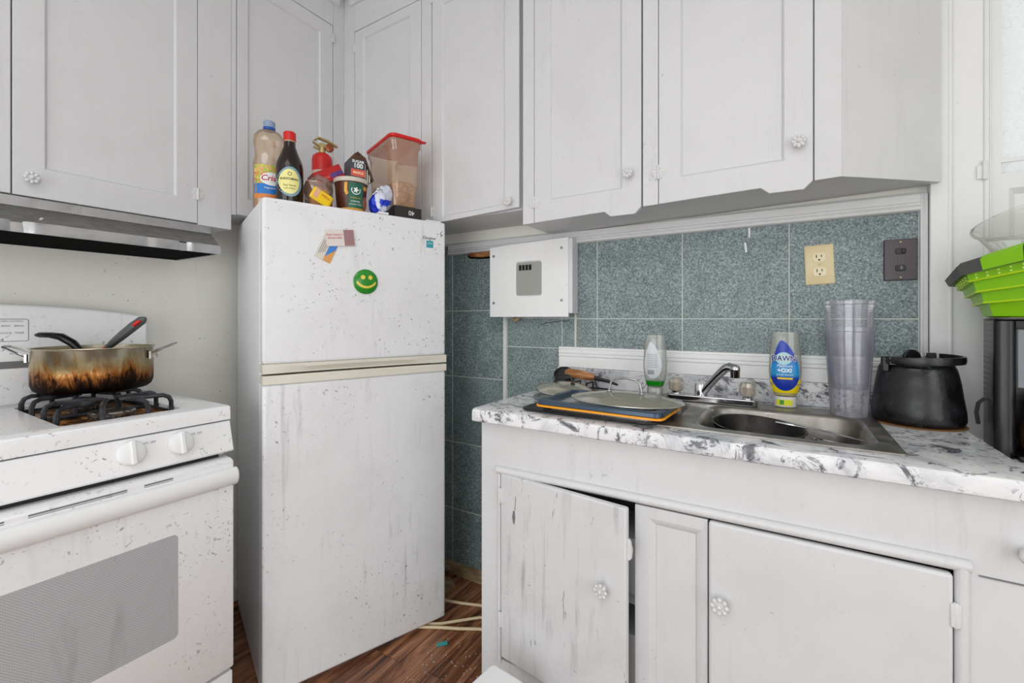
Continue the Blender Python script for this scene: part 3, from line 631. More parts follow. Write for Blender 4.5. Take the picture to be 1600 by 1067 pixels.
mb = MB(); mb.tube(rel(s2, [PV(0.062,1.076,-0.03), PV(0.03,1.03,-0.03), PV(0.0,0.985,-0.03)]), 0.004, 8); mb.ball(rel(s2, [PV(-0.015,0.974,-0.03)])[0], 0.025, 16, 8, sz=0.35); mb.build('spoon_bowl', M['black'], s2)

# ================================================================== refrigerator
TH = math.atan2(0.936, 0.351); F0 = Vector((-1.335, 0.748, 0))
def FW(s, t, z): return (F0.x + s*math.cos(TH) - t*math.sin(TH), F0.y + s*math.sin(TH) + t*math.cos(TH), z)
FWd, FH = 0.622, 1.525
fr = thing('refrigerator', 'white top freezer refrigerator between the stove and the green tiled wall', 'refrigerator', tuple(F0), TH)
mb = MB(); mb.box(0.002, FWd-0.002, 0.062, 0.585, 0.012, FH); mb.box(0.04, FWd-0.04, 0.08, 0.56, 0, 0.012); mb.build('fridge_body', M['fridgeside'], fr, 0.006)
box('door_gasket', M['gap'], fr, 0.008, FWd-0.008, 0.050, 0.063, 0.04, FH-0.012)
fd = box('freezer_door', M['fridge'], fr, 0.0, FWd, 0.0, 0.052, 1.020, FH, 0.010, 4)
fd2 = box('fridge_door', M['fridge'], fr, 0.0, FWd, 0.0, 0.052, 0.016, 0.960, 0.010, 4)
def grip(par, up):
    # cream trim with a long shallow finger scoop
    mb = MB(); N = 28; L = []
    for i in range(N + 1):
        x = FWd*i/N; s_ = math.sin(PI*min(1, max(0, (i/N-0.08)/0.84)))**0.5 if 0.08 < i/N < 0.92 else 0
        sc = 0.010*s_
        if up: z0, z1 = 0.992, 1.0205
        else: z0, z1 = 0.9595, 0.986
        e = -0.004
        if up: L.append([(x, e, z1), (x, e, z0+0.013+0.006*s_), (x, e+sc*1.2, z0+0.004), (x, e+sc*1.2, z0), (x, 0.05, z0), (x, 0.05, z1)])
        else: L.append([(x, e, z0), (x, e, z1-0.006), (x, e+sc*0.6, z1-0.002), (x, e+sc*0.6, z1), (x, 0.05, z1), (x, 0.05, z0)])
    mb.loops(L); mb.build('handle_trim', M['cream'], par, ang=30)
grip(fd, True); grip(fd2, False)
box('hinge_plate', M['screw'], fr, FWd-0.06, FWd-0.01, 0.01, 0.10, 0.9875, 0.991)
mb = MB(); mb.box(FWd-0.075, FWd-0.012, 0.015, 0.07, FH, FH+0.006); mb.build('hinge_cover', M['white'], fr, 0.002)
box('kick_strip', M['fridge'], fr, 0.01, FWd-0.01, 0.03, 0.062, 0.0, 0.014, 0.002)
bs = plain('teal_sticker', rgb(52, 158, 170), 0.4)
text('Designer', 0.017, M['ink'], fd, 0.552, 1.459, y=-0.0008, sx=0.9, shear=0.2)
MB().prism([(0.540,1.423),(0.568,1.423),(0.568,1.449),(0.540,1.449)], -0.0006, 0.001, 'y').build('energy_sticker', bs, fd)
text('energy', 0.007, M['inkw'], fd, 0.554, 1.440, y=-0.001)
mb = MB()
for i in range(14): mb.ball((0.600 + random.uniform(-0.016, 0.010), -0.0003, 1.480 + random.uniform(-0.012, 0.012)), random.uniform(0.001, 0.0028), 6, 4, sy=0.3)
mb.build('glue_residue', M['gap'], fd)['kind'] = 'stuff'
# magnets on the freezer door (own things, fridge-aligned)
def rotm(o, ang): o.rotation_euler = (0, 0, TH)
def cardmag(name, label, s, z, w, h, rot, mats):
    o = thing(name, label, 'magnet', FW(s, -0.0008, z), TH)
    m = Matrix.Rotation(rot, 4, 'Y'); mb = MB(); mb.box(-w/2, w/2, -0.0008, 0.0004, -h/2, h/2, m); mb.build('card', mats, o); return o, m
cA, m = cardmag('fridge_magnet', 'pale tilted card with blue and orange corner on the freezer door', 0.187, 1.388, 0.052, 0.088, R(24), plain('buff_card', rgb(222, 214, 202), 0.5))
MB().prism([(0.002, -0.044), (0.026, -0.044), (0.026, 0.030), (0.002, -0.010)][::-1], -0.0014, -0.0008, 'y', m).build('orange_print', plain('orange_print', rgb(222, 160, 90), 0.5), cA)
MB().prism([(0.0025, -0.030), (0.0255, 0.004), (0.0255, 0.036), (0.0025, 0.036)], -0.0018, -0.0014, 'y', m).build('blue_print', plain('blue_tri', rgb(60, 130, 210), 0.5), cA)
mb = MB()
for i in range(4): mb.box(-0.020 + 0.005*i, -0.0185 + 0.005*i, -0.0012, -0.0008, -0.03 + 0.004*i, 0.02, m)
mb.build('printed_lines', M['inkg'], cA)
cB, m = cardmag('fridge_magnet', 'white card with red lettering and mauve picture on the freezer door', 0.226, 1.424, 0.092, 0.054, R(-6), plain('white_card', rgb(228, 218, 214), 0.5)); cB.location = FW(0.226, -0.0036, 1.424)
MB().prism([(0.012, -0.026), (0.045, -0.026), (0.045, 0.026), (0.012, 0.026)], -0.0014, -0.0008, 'y', m).build('picture', plain('mauve_print', rgb(160, 120, 124), 0.5), cB)
text('FOR TWENTY', 0.0085, M['inkr'], cB, -0.017, 0.009, y=-0.0014, m=m); text('SERVICE FIRM', 0.0078, M['inkr'], cB, -0.017, -0.001, y=-0.0014, m=m)
sm = thing('smiley_magnet', 'round green smiling face magnet on the freezer door', 'magnet', FW(0.311, -0.0005, 1.284), TH)
m = Matrix.Rotation(R(90), 4, 'X'); mb = MB(); mb.lathe([(0.042, 0), (0.042, 0.003), (0.036, 0.007), (0.02, 0.010), (0.004, 0.0112)], 40, m=m); mb.build('button', plain('green_enamel', rgb(40, 140, 40), 0.15), sm)
sf = lambda x, z: -0.0112 + 0.0000 + (x*x + z*z)/0.042**2*0.0072
yl = plain('smile_yellow', rgb(236, 210, 80), 0.4)
for ex in (-0.012, 0.013): patch('eye', yl, sm, [(ex + 0.0075*math.cos(2*PI*i/20), 0.014 + 0.0075*math.sin(2*PI*i/20)) for i in range(20)], surf=sf, y=-0.0008)
mth = arc((0, 0.018), 0.040, 215, 325, 16) + arc((0, 0.024), 0.038, 320, 220, 16)
L = [[(p[0], sf(*p) - 0.0009, p[1]) for p in arc((0, 0.018), 0.041, 212, 328, 16)], [(p[0], sf(*p) - 0.0009, p[1]) for p in arc((0, 0.021), 0.036, 214, 326, 16)]]
MB().loops(L, False, False, closed=False).build('mouth', yl, sm)

# ================================================================== things on top of the refrigerator
ZF = FH + 0.0005
# oil bottle
ob = thing('oil_bottle', 'large clear cooking oil bottle with blue cap, left end of the fridge top', 'bottle', FW(0.050, 0.19, ZF), TH)
mb = MB(); a, b = 0.049, 0.036
prof = [(0.92, 0), (1, 0.008), (1, 0.09), (0.96, 0.12), (1, 0.15), (0.88, 0.175), (0.90, 0.20), (0.98, 0.22), (0.94, 0.245), (0.7, 0.262), (0.38, 0.268), (0.34, 0.275)]
mb.loops([[(a*r*math.cos(2*PI*j/40), b*r*math.sin(2*PI*j/40), z) for j in range(40)] for r, z in prof]); mb.build('bottle_body', M['oil'], ob, ang=60)
mb = MB(); mb.loops([[(a*0.93*math.cos(2*PI*j/32), b*0.93*math.sin(2*PI*j/32), z) for j in range(32)] for z in (0.004, 0.028)]); mb.build('oil', plain('amber_oil', rgb(176, 110, 40), 0.1), ob)
mb = MB(); mb.lathe([(0.0185, 0.272), (0.0185, 0.296), (0.016, 0.299), (0.004, 0.3)], 24); mb.build('cap', plain('grey_blue_cap', rgb(140, 158, 182), 0.4), ob)
mb = MB(); mb.lathe([(0.0190, 0.268), (0.0190, 0.277)], 24); mb.build('cap_ring', plain('cap_blue', rgb(20, 80, 160), 0.4), ob)
fo = lambda x, z: -b*math.sqrt(max(0.001, 1 - min(0.99, (x/a)**2)))*1.005
def gridpatch(name, mat, par, x0, x1, z0, z1, surf, y=-0.0004, n=10):
    L = [[(x0 + (x1-x0)*i/n, surf(x0 + (x1-x0)*i/n, z) + y, z) for i in range(n+1)] for z in (z0, (z0+z1)/2, z1)]
    return MB().loops(L, False, False, closed=False).build(name, mat, par)
gridpatch('salad_label', M['salad'], ob, -0.046, 0.046, 0.072, 0.142, fo)
gridpatch('blue_label_band', plain('label_blue', rgb(30, 120, 200), 0.4), ob, -0.046, 0.046, 0.044, 0.080, fo, -0.0008)
gridpatch('label_food', plain('label_orange', rgb(214, 130, 60), 0.4), ob, -0.046, 0.046, 0.030, 0.046, fo, -0.0010)
patch('logo_oval', M['white'], ob, [(0.004 + 0.036*math.cos(2*PI*i/28), 0.096 + 0.022*math.sin(2*PI*i/28)) for i in range(28)], surf=fo, y=-0.0014)
text('Crisco', 0.026, M['inkr'], ob, 0.004, 0.098, surf=fo, y=-0.002, shear=0.2, bold=0.0004)
text('Vegetable Oil', 0.009, M['inkw'], ob, 0.004, 0.066, surf=fo, y=-0.0018)
# soy sauce
sb = thing('sauce_bottle', 'dark soy sauce bottle with red cap beside the oil bottle', 'bottle', FW(0.094, 0.095, ZF), TH)
mb = MB(); r0 = 0.041
prof = [(r0*0.9, 0), (r0, 0.008), (r0, 0.125), (r0*0.93, 0.142), (0.026, 0.172), (0.018, 0.195), (0.0165, 0.222)]
mb.lathe(prof, 36); mb.build('bottle_body', M['liquid'], sb, ang=60)
mb = MB(); mb.lathe([(0.0172, 0.198), (0.0172, 0.215)], 28); mb.build('neck_label', plain('tan_band', rgb(206, 170, 130), 0.4), sb)
mb = MB(); mb.lathe([(0.019, 0.214), (0.019, 0.240), (0.016, 0.243), (0.003, 0.244)], 28); mb.build('cap', M['red'], sb)
fs_ = lambda x, z: -math.sqrt(max(1e-5, r0**2 - min(x*x, 0.0016)))
patch('label_rim', plain('label_grey_blue', rgb(130, 160, 176), 0.4), sb, [(-0.006 + 0.035*math.cos(2*PI*i/30), 0.072 + 0.048*math.sin(2*PI*i/30)) for i in range(30)], surf=fs_, y=-0.0004)
patch('label', plain('label_cream', rgb(240, 232, 150), 0.4), sb, [(-0.008 + 0.029*math.cos(2*PI*i/30), 0.072 + 0.040*math.sin(2*PI*i/30)) for i in range(30)], surf=fs_, y=-0.0009)
text('KIKKOMAN', 0.0095, M['ink'], sb, -0.008, 0.080, surf=fs_, y=-0.0014, bold=0.0002); text('Soy Sauce', 0.009, M['ink'], sb, -0.008, 0.060, surf=fs_, y=-0.0014); text('Less Sodium', 0.0065, M['ink'], sb, -0.008, 0.050, surf=fs_, y=-0.0014)
mb = MB(); L = [[(-0.008 + r_*math.cos(2*PI*i/20), fs_(-0.008 + r_*math.cos(2*PI*i/20), 0) - 0.0014, 0.096 + r_*math.sin(2*PI*i/20)) for i in range(20)] for r_ in (0.006, 0.0045)]
mb.loops(L, False, False); mb.build('emblem', M['ink'], sb)
# fire extinguisher
fe = thing('fire_extinguisher', 'small red fire extinguisher with brass valve at the back of the fridge top', 'fire extinguisher', FW(0.250, 0.30, ZF), TH)
mb = MB(); mb.lathe([(0.035, 0), (0.037, 0.006), (0.037, 0.243), (0.034, 0.256), (0.022, 0.266), (0.013, 0.270)], 32); mb.build('cylinder', M['red'], fe, ang=60)
mb = MB(); mb.lathe([(0.0375, 0.12), (0.0375, 0.196)], 32); mb.build('instruction_label', plain('ext_label', rgb(214, 190, 170), 0.5), fe)
mb = MB(); mb.lathe([(0.012, 0.238), (0.012, 0.262), (0.009, 0.270)], 16); mb.box(-0.012, 0.010, -0.010, 0.010, 0.258, 0.276); mb.build('valve', M['brass'], fe, 0.001)
mb = MB(); mb.prism([(-0.022, 0.284), (-0.014, 0.292), (0.020, 0.286), (0.056, 0.272), (0.058, 0.277), (0.020, 0.294), (-0.016, 0.298), (-0.030, 0.286)], -0.010, 0.010, 'y'); mb.build('squeeze_lever', M['brass'], fe, 0.0015)
mb = MB(); mb.prism([(-0.034, 0.274), (-0.012, 0.262), (-0.012, 0.268), (-0.034, 0.280)], -0.008, 0.008, 'y'); mb.prism([(-0.032, 0.256), (-0.012, 0.250), (-0.012, 0.258), (-0.032, 0.262)], -0.006, 0.006, 'y'); mb.build('nozzle', M['brass'], fe, 0.001)
mb = MB(); m = Matrix.Translation((0.024, -0.006, 0.262)) @ Matrix.Rotation(R(90), 4, 'X'); mb.lathe([(0.016, 0), (0.016, 0.008), (0.012, 0.010)], 20, m=m); mb.build('gauge', plain('copper_gauge', rgb(150, 84, 52), 0.25, 0.7), fe)
mb = MB(); mb.tube([(0.036, 0, 0.25), (0.046, 0, 0.23), (0.050, 0, 0.21), (0.056, 0.004, 0.19)], 0.003, 6); mb.build('pin_strap', M['cream'], fe)
# plastic food container standing on a small dark box
for c_ in fe.children:
    if c_.name.split('.')[0] not in ('cylinder', 'instruction_label'): c_.location.z = 0.030
bx = thing('tea_box', 'small black box under the tall food container on the fridge', 'box', FW(0.482, 0.10, ZF), TH)
box('carton', plain('black_carton', rgb(34, 28, 28), 0.5), bx, -0.052, 0.052, -0.07, 0.10, 0, 0.044, 0.001)
text('40', 0.024, M['inkw'], bx, 0.012, 0.024, y=-0.0706, rot=PI)
fc = thing('food_container', 'tall clear food bin with red lid, right end of the fridge top', 'container', FW(0.474, 0.150, ZF + 0.0445), TH)
def rr3(x0, x1, y0, y1, r, z): return [(p[0], p[1], z) for p in rrect(x0, x1, y0, y1, r, 5)]
mb = MB(); L = []
for z, e in ((0, -0.012), (0.004, -0.008), (0.10, -0.004), (0.20, 0), (0.218, 0.001), (0.226, 0.006), (0.245, 0.006)):
    L.append(rr3(-0.056-e, 0.056+e, -0.12-e, 0.115+e, 0.022, z))
mb.loops(L, True, False); mb.build('bin_body', M['bin'], fc, ang=50)
mb = MB(); mb.loops([rr3(-0.063, 0.063, -0.128, 0.122, 0.022, 0.2455), rr3(-0.066, 0.066, -0.131, 0.125, 0.023, 0.249), rr3(-0.066, 0.066, -0.131, 0.125, 0.023, 0.257), rr3(-0.061, 0.061, -0.126, 0.120, 0.021, 0.261)]); mb.prism([(0.060, -0.112), (0.076, -0.124), (0.074, -0.132), (0.045, -0.131)][::-1], 0.247, 0.253, 'z'); mb.build('lid', M['red'], fc, 0.001)
mb = MB(); mb.loops([rr3(-0.042, 0.042, -0.106, 0.10, 0.018, 0.006), rr3(-0.049, 0.049, -0.112, 0.108, 0.02, 0.085), rr3(-0.03, 0.040, -0.09, 0.09, 0.02, 0.100)]); mb.build('pasta', M['pasta'], fc)
fc['label'] = 'tall clear food bin with red lid and pasta inside, right end of the fridge top'
# coffee tub, sugar carton, tea box, wrapped candy, blue bag
tb = thing('coffee_tub', 'round tub with green coffee label at the front of the fridge top', 'tub', FW(0.290, 0.085, ZF), TH)
rt = lambda z: 0.046 + 0.009*z/0.11
mb = MB(); mb.lathe([(rt(0)-0.002, 0), (rt(0), 0.003), (rt(0.108), 0.108)], 40); mb.build('tub_body', plain('tub_brown', rgb(78, 36, 20), 0.35), tb)
mb = MB(); mb.lathe([(0.0575, 0.104), (0.0585, 0.106), (0.0585, 0.117), (0.056, 0.119), (0.004, 0.119)], 40); mb.build('lid', plain('tub_lid', rgb(206, 198, 184), 0.35), tb)
ft = lambda x, z: -math.sqrt(max(1e-5, rt(z)**2 - min(x*x, 0.0020)))
gridpatch('green_label', plain('label_green', rgb(14, 96, 72), 0.4), tb, -0.024, 0.026, 0.014, 0.100, ft)
gridpatch('gold_band', plain('label_gold', rgb(214, 150, 40), 0.4), tb, -0.040, 0.040, 0.003, 0.014, ft, -0.0006)
for r_, r2 in ((0.016, 0.0135),):
    L = [[(q*math.cos(2*PI*i/24), ft(q*math.cos(2*PI*i/24), 0.075) - 0.0009, 0.075 + q*math.sin(2*PI*i/24)) for i in range(24)] for q in (r_, r2)]
    MB().loops(L, False, False).build('emblem_ring', M['inkw'], tb)
patch('emblem_figure', M['inkw'], tb, [(0.010*math.cos(2*PI*i/20)*(0.7 + 0.3*math.cos(5*2*PI*i/20)), 0.075 + 0.011*math.sin(2*PI*i/20)*(0.75 + 0.25*math.cos(5*2*PI*i/20))) for i in range(20)], surf=ft, y=-0.0009)
text('STARBUCKS', 0.0068, plain('gold_ink', rgb(220, 180, 90), 0.5), tb, 0.0, 0.048, surf=ft, y=-0.001); text('CARAMEL', 0.0075, M['inkw'], tb, 0.0, 0.036, surf=ft, y=-0.001); text('GROUND COFFEE', 0.0052, M['inkw'], tb, 0.0, 0.026, surf=ft, y=-0.001)
patch('picture', plain('cookie_print', rgb(176, 104, 68), 0.4), tb, [(0.037 + 0.011*math.cos(2*PI*i/20), 0.036 + 0.024*math.sin(2*PI*i/20)) for i in range(20)], surf=ft, y=-0.0005)
patch('picture', plain('gold_print', rgb(230, 166, 30), 0.4), tb, [(-0.036, 0.098), (-0.028, 0.10), (-0.028, 0.075), (-0.024, 0.062), (-0.030, 0.056), (-0.036, 0.07)], surf=ft, y=-0.0005)
patch('picture', plain('gold_print_b', rgb(230, 166, 30), 0.4), tb, [(0.028, 0.080), (0.042, 0.080), (0.042, 0.094), (0.028, 0.094)], surf=ft, y=-0.0005)
sg = thing('coffee_carton', 'open brown carton with dark 100 label standing on the coffee tub', 'carton', FW(0.303, 0.075, ZF + 0.1195), TH)
mb = MB(); mb.box(-0.024, 0.026, -0.022, 0.05, 0, 0.068); mb.build('carton', plain('grey_carton', rgb(66, 74, 80), 0.5), sg)
MB().box(-0.024, 0.026, -0.0226, -0.022, 0.010, 0.034).build('red_band', plain('label_coral', rgb(214, 92, 76), 0.5), sg)
text('SUGAR', 0.013, M['inkw'], sg, 0.001, 0.061, y=-0.0228, bold=0.0003); text('100', 0.022, M['inkw'], sg, 0.001, 0.046, y=-0.0228, bold=0.0006); text('MAPLE', 0.012, plain('pale_yellow', rgb(250, 226, 180), 0.5), sg, 0.001, 0.022, y=-0.0228, bold=0.0003)
mb = MB(); mb.loops([[(-0.025, -0.022, 0.068), (0.027, -0.022, 0.070), (0.027, 0.05, 0.070), (-0.025, 0.05, 0.068)], [(-0.002, 0.0, 0.098), (0.006, 0.0, 0.100), (0.006, 0.05, 0.100), (-0.002, 0.05, 0.098)]])
mb.prism([(0.004, 0.102), (0.032, 0.084), (0.062, 0.008), (0.056, 0.006), (0.027, 0.078), (0.002, 0.096)], -0.01, 0.05, 'y'); mb.build('open_flap', M['card'], sg)
mb = MB()
for i in range(3): mb.box(0.030 + 0.008*i, 0.034 + 0.008*i, -0.005, 0.045, 0.0, 0.062 - 0.016*i, Matrix.Translation((0.0, 0, 0)) )
mb.build('sachet', M['cream'], sg)
rb = thing('red_box', 'red box with purple stripe leaning left of the coffee tub', 'box', FW(0.220, 0.130, ZF + 0.138), TH)
m = Matrix.Rotation(R(-30), 4, 'Y'); mb = MB(); mb.box(-0.050, 0.052, -0.018, 0.055, -0.026, 0.018, m); mb.build('carton', plain('red_carton', rgb(190, 20, 24), 0.4), rb, 0.001)
MB().box(0.004, 0.050, -0.0186, -0.018, -0.018, -0.002, m).build('purple_stripe', plain('purple_print', rgb(96, 60, 130), 0.4), rb); text('Original', 0.014, plain('pink_ink', rgb(236, 130, 120), 0.5), rb, -0.022, -0.010, y=-0.0187, m=m, shear=0.2)
def crumple(name, mat, parent, c, rx, ry, rz_, seed, amp=0.18, m=None):
    rnd = random.Random(seed); bm = bmesh.new(); bmesh.ops.create_icosphere(bm, subdivisions=3, radius=1)
    ph = [(rnd.uniform(2, 5), rnd.uniform(2, 5), rnd.uniform(2, 5), rnd.uniform(0, 6)) for _ in range(6)]
    for v in bm.verts:
        p = v.co.copy(); d = sum(math.sin(a*p.x + b_*p.y*1.3 + c_*p.z + e) for a, b_, c_, e in ph)/6
        v.co = p*(1 + amp*d + rnd.uniform(-amp, amp)*0.35); v.co = Vector((v.co.x*rx, v.co.y*ry, max(v.co.z, -0.93)*rz_)) + Vector(c)
        if m is not None: v.co = m @ v.co
    me = bpy.data.meshes.new(name); bm.to_mesh(me); bm.free(); return link(name, me, mat, parent, ang=25)
cd = thing('bread_bag', 'crinkled clear bag behind a yellow packet, beside the soy sauce bottle', 'bag', FW(0.182, 0.082, ZF), TH)
crumple('bag_film', M['wrap'], cd, (0.004, 0.03, 0.060), 0.044, 0.048, 0.060, 3, 0.25)
crumple('bread', plain('bun_tan', rgb(196, 140, 84), 0.7), cd, (0.006, 0.004, 0.040), 0.034, 0.026, 0.040, 4, 0.12)
yp = thing('snack_packet', 'small yellow packet with red print at the front edge of the fridge top', 'packet', FW(0.176, 0.028, ZF + 0.030), TH)
m = Matrix.Rotation(R(28), 4, 'Y') @ Matrix.Rotation(R(-12), 4, 'X'); mb = MB(); mb.loops([[(p[0], y, p[1]) for p in rrect(-0.034*s_, 0.034*s_, -0.022*s_, 0.022*s_, 0.003, 2)] for y, s_ in ((-0.006, 0.82), (0.0, 1), (0.006, 0.82))], m=m); mb.build('packet', M['yellow'], yp)
text('MINI', 0.014, M['inkr'], yp, 0.010, 0.004, y=-0.0066, m=m); MB().box(-0.0275, -0.012, -0.0066, -0.0060, -0.017, 0.017, m).build('picture', plain('peach_print', rgb(236, 176, 140), 0.5), yp)
bb = thing('snack_bag', 'shiny blue and silver snack bag between the coffee tub and the food container', 'bag', FW(0.378, 0.066, ZF), TH)
crumple('bag_film', M['bluebag'], bb, (-0.010, -0.006, 0.060), 0.036, 0.032, 0.060, 9, 0.30, Matrix.Rotation(R(20), 4, 'Y'))
mb = MB(); mb.prism([(0.022, 0.055), (0.036, 0.112), (0.046, 0.104), (0.050, 0.060), (0.038, 0.035)], 0.0, 0.006, 'y'); mb.build('torn_top', M['red'], bb)
crumple('bag_seal', M['panst'], bb, (0.006, -0.012, 0.082), 0.026, 0.016, 0.024, 12, 0.3)
pc_ = thing('paper_slip', 'small white paper slip on the front edge of the fridge top', 'paper', FW(0.378, 0.0215, FH + 0.0006), TH)
MB().box(-0.018, 0.018, -0.016, 0.008, 0, 0.007).build('slip', M['white'], pc_, 0.001)

# ================================================================== electrical panel, outlet, switch
ep = thing('electrical_panel', 'white electrical panel box with a small clear window on the tiled wall', 'electrical panel', (0, 1.54, 0))
box('panel_body', M['trimw'], ep, -1.00, -0.686, 0.006, 0.0585, 1.178, 1.462, 0.002)
cv = MB(); a, b, c, d = -1.055, -0.700, 1.165, 1.452; W_ = [(-0.935, 1.246), (-0.812, 1.249), (-0.812, 1.385), (-0.935, 1.383)]
wn = rrect(-0.935, -0.812, 1.246, 1.386, 0.010, 4)
vs, fs = ringfill([(a, c), (b, c), (b, d+0.012), (a, d)], [wn], 0.0); cv.add(vs, fs)
cv.loops([[(a,0,c),(b,0,c),(b,0,d+0.012),(a,0,d)], [(a,0.006,c),(b,0.006,c),(b,0.006,d+0.012),(a,0.006,d)]], False, False)
cx, cz_ = -0.8735, 1.316; w2_ = [(cx + (p[0]-cx)*0.93, cz_ + (p[1]-cz_)*0.94) for p in wn]; cv.loops([[(p[0], 0, p[1]) for p in wn], [(p[0], 0.0055, p[1]) for p in w2_]], False, False)
cv.build('panel_cover', M['trimb'], ep, weld=True)
box('breaker_recess', plain('breaker_cream', rgb(178, 176, 168), 0.5), ep, -0.932, -0.815, 0.0095, 0.012, 1.25, 1.383)
mb = MB()
for i in range(4): mb.box(-0.918 + 0.015*i, -0.906 + 0.015*i, 0.005, 0.0095, 1.350, 1.372)
mb.build('breaker', M['ink'], ep)
mb = MB()
for i in range(4): mb.box(-0.930 + 0.028*i, -0.905 + 0.028*i, 0.0075, 0.0095, 1.258, 1.292); mb.box(-0.930 + 0.028*i, -0.905 + 0.028*i, 0.0075, 0.0095, 1.298, 1.335)
mb.build('breaker_tag', M['cream'], ep)
MB().prism([(p[0], p[1]) for p in w2_], 0.0050, 0.0056, 'y').build('window_pane', M['panelglass'], ep)
for sx, sz in ((-1.035, 1.415), (-0.727, 1.425), (-1.035, 1.222), (-0.727, 1.228)):
    MB().lathe([(0.0055, 0), (0.005, 0.003), (0.001, 0.004)], 12, m=Matrix.Translation((sx, 0, sz)) @ Matrix.Rotation(R(90), 4, 'X')).build('screw', M['screw'], ep)
wd = thing('wood_stub', 'bare wooden stub in the dark gap above the tiles, left of the electrical panel', 'wood', (-1.10, 1.59, 1.436))
MB().prism([(-0.10, 0.002), (-0.086, 0.010), (0.04, 0.008), (0.04, -0.010), (-0.03, -0.012), (-0.09, -0.006)], -0.012, 0.008, 'y').build('stub', M['wood'], wd, 0.003)
MB().prism([(-0.112, 0.0085), (0.04, 0.0095), (0.04, -0.016), (-0.02, -0.018), (-0.10, -0.012), (-0.116, -0.004)], 0.0085, 0.0098, 'y').build('dark_hole', M['shadow'], wd)
wd2 = thing('wire_stub', 'short cut wire hanging below the electrical panel', 'wire', (-0.96, 1.575, 1.15))
MB().tube([(0.0, 0, 0.026), (-0.004, -0.004, 0.008), (0.012, -0.008, 0.0), (0.026, -0.006, 0.008), (0.030, 0, 0.026)], 0.006, 8).build('wire', M['bare'], wd2)
ou = thing('outlet', 'almond duplex outlet plate on the green tile', 'outlet', (0.0795, YB - 0.0003, 1.3175))
m = Matrix.Rotation(R(-2.2), 4, 'Y')
MB().loops([[(p[0], y, p[1]) for p in rrect(-0.036+e, 0.036-e, -0.0585+e, 0.0585-e, 0.003, 2)] for y, e in ((0, 0), (-0.003, 0.0006), (-0.0055, 0.004))], m=m).build('cover_plate', M['almond'], ou)
for zc in (0.021, -0.021):
    f_ = arc((0, zc), 0.0168, -52, 52, 8) + arc((0, zc), 0.0168, 128, 232, 8)
    so = MB().prism(f_, -0.0075, -0.0045, 'y', m).build('socket', plain('socket_almond', rgb(232, 218, 180), 0.3), ou)
    mb = MB(); mb.box(-0.0075, -0.0052, -0.0079, -0.0070, zc-0.001, zc+0.008, m); mb.box(0.0048, 0.0068, -0.0079, -0.0070, zc, zc+0.0075, m); mb.lathe([(0.0026, 0), (0.0026, 0.0009)], 10, m=m @ Matrix.Translation((0, -0.0070, zc-0.0075)) @ Matrix.Rotation(R(90), 4, 'X')); mb.build('slot', M['ink'], so)
MB().lathe([(0.0028, 0), (0.002, 0.0015)], 10, m=m @ Matrix.Translation((0, -0.0055, 0)) @ Matrix.Rotation(R(90), 4, 'X')).build('screw', M['screw'], ou)
sw = thing('light_switch', 'dark ribbed double switch plate near the right end of the tile', 'switch', (0.262, YB - 0.0003, 1.3195))
MB().loops([[(p[0], y, p[1]) for p in rrect(-0.0355+e, 0.0355-e, -0.0565+e, 0.0565-e, 0.003, 2)] for y, e in ((0, 0), (-0.004, 0.0004), (-0.006, 0.002))]).build('cover_plate', M['switch'], sw)
for zc, up in ((0.023, 1), (-0.023, 0)):
    MB().prism(rrect(-0.011, 0.011, zc-0.008, zc+0.008, 0.004, 3), -0.009, -0.005, 'y').build('switch_bezel', M['black'], sw, 0.001)
    MB().box(-0.002 + 0.004*up, 0.004 + 0.005*up, -0.013, -0.009, zc-0.005, zc+0.005).build('toggle', M['inkg'] if not up else M['black'], sw, 0.001)
for zc in (0.048, -0.048): MB().lathe([(0.003, 0), (0.002, 0.0015)], 10, m=Matrix.Translation((0, -0.006, zc)) @ Matrix.Rotation(R(90), 4, 'X')).build('screw', M['brass'], sw)

# ================================================================== base cabinet
CF = 1.07
bc = thing('base_cabinet', 'white painted sink base cabinet with worn doors, left one ajar', 'cabinet', (0, CF, 0))
X0, X1 = -0.762, 0.345
mb = MB(); mb.box(X0, X0+0.016, 0.02, 0.528, 0.001, 0.861); mb.box(X1-0.016, X1, 0.02, 0.528, 0.001, 0.861); mb.box(X0+0.016, X1-0.016, 0.512, 0.528, 0.001, 0.70); mb.box(X0+0.016, X1-0.016, 0.02, 0.512, 0.16, 0.176); mb.build('cabinet_body', M['lower'], bc)
fo_ = MB(); vs, fs = ringfill([(X0, 0.001), (X1, 0.001), (X1, 0.861), (X0, 0.861)], [[(-0.697, 0.190), (0.258, 0.190), (0.258, 0.734), (-0.697, 0.729)]], 0.0)
fo_.add(vs, fs); vs, fs = ringfill([(X0, 0.001), (X1, 0.001), (X1, 0.861), (X0, 0.861)], [[(-0.697, 0.190), (0.258, 0.190), (0.258, 0.734), (-0.697, 0.729)]], 0.02); fo_.add(vs, fs)
for q in ([(X0, 0.001), (X1, 0.001), (X1, 0.861), (X0, 0.861)], [(-0.697, 0.190), (0.258, 0.190), (0.258, 0.734), (-0.697, 0.729)]): fo_.loops([[(p[0], y, p[1]) for p in q] for y in (0, 0.02)], False, False)
fo_.build('face_frame', M['lower'], bc, weld=True)
mb = MB(); r_ = 0.0105
mb.tube([(-0.699, -0.001, 0.182), (-0.699, -0.001, 0.726)], 0.0065, 10); mb.tube([(-0.7045, -0.002, 0.7285), (0.2675, -0.002, 0.7335)], 0.0112, 12); mb.tube([(0.2568, -0.002, 0.7300), (0.2568, -0.002, 0.185)], 0.0108, 12)
mb.build('half_round_moulding', M['lower'], bc, ang=60)
box('shelf', M['lower'], bc, X0+0.017, X1-0.017, 0.05, 0.51, 0.44, 0.455)
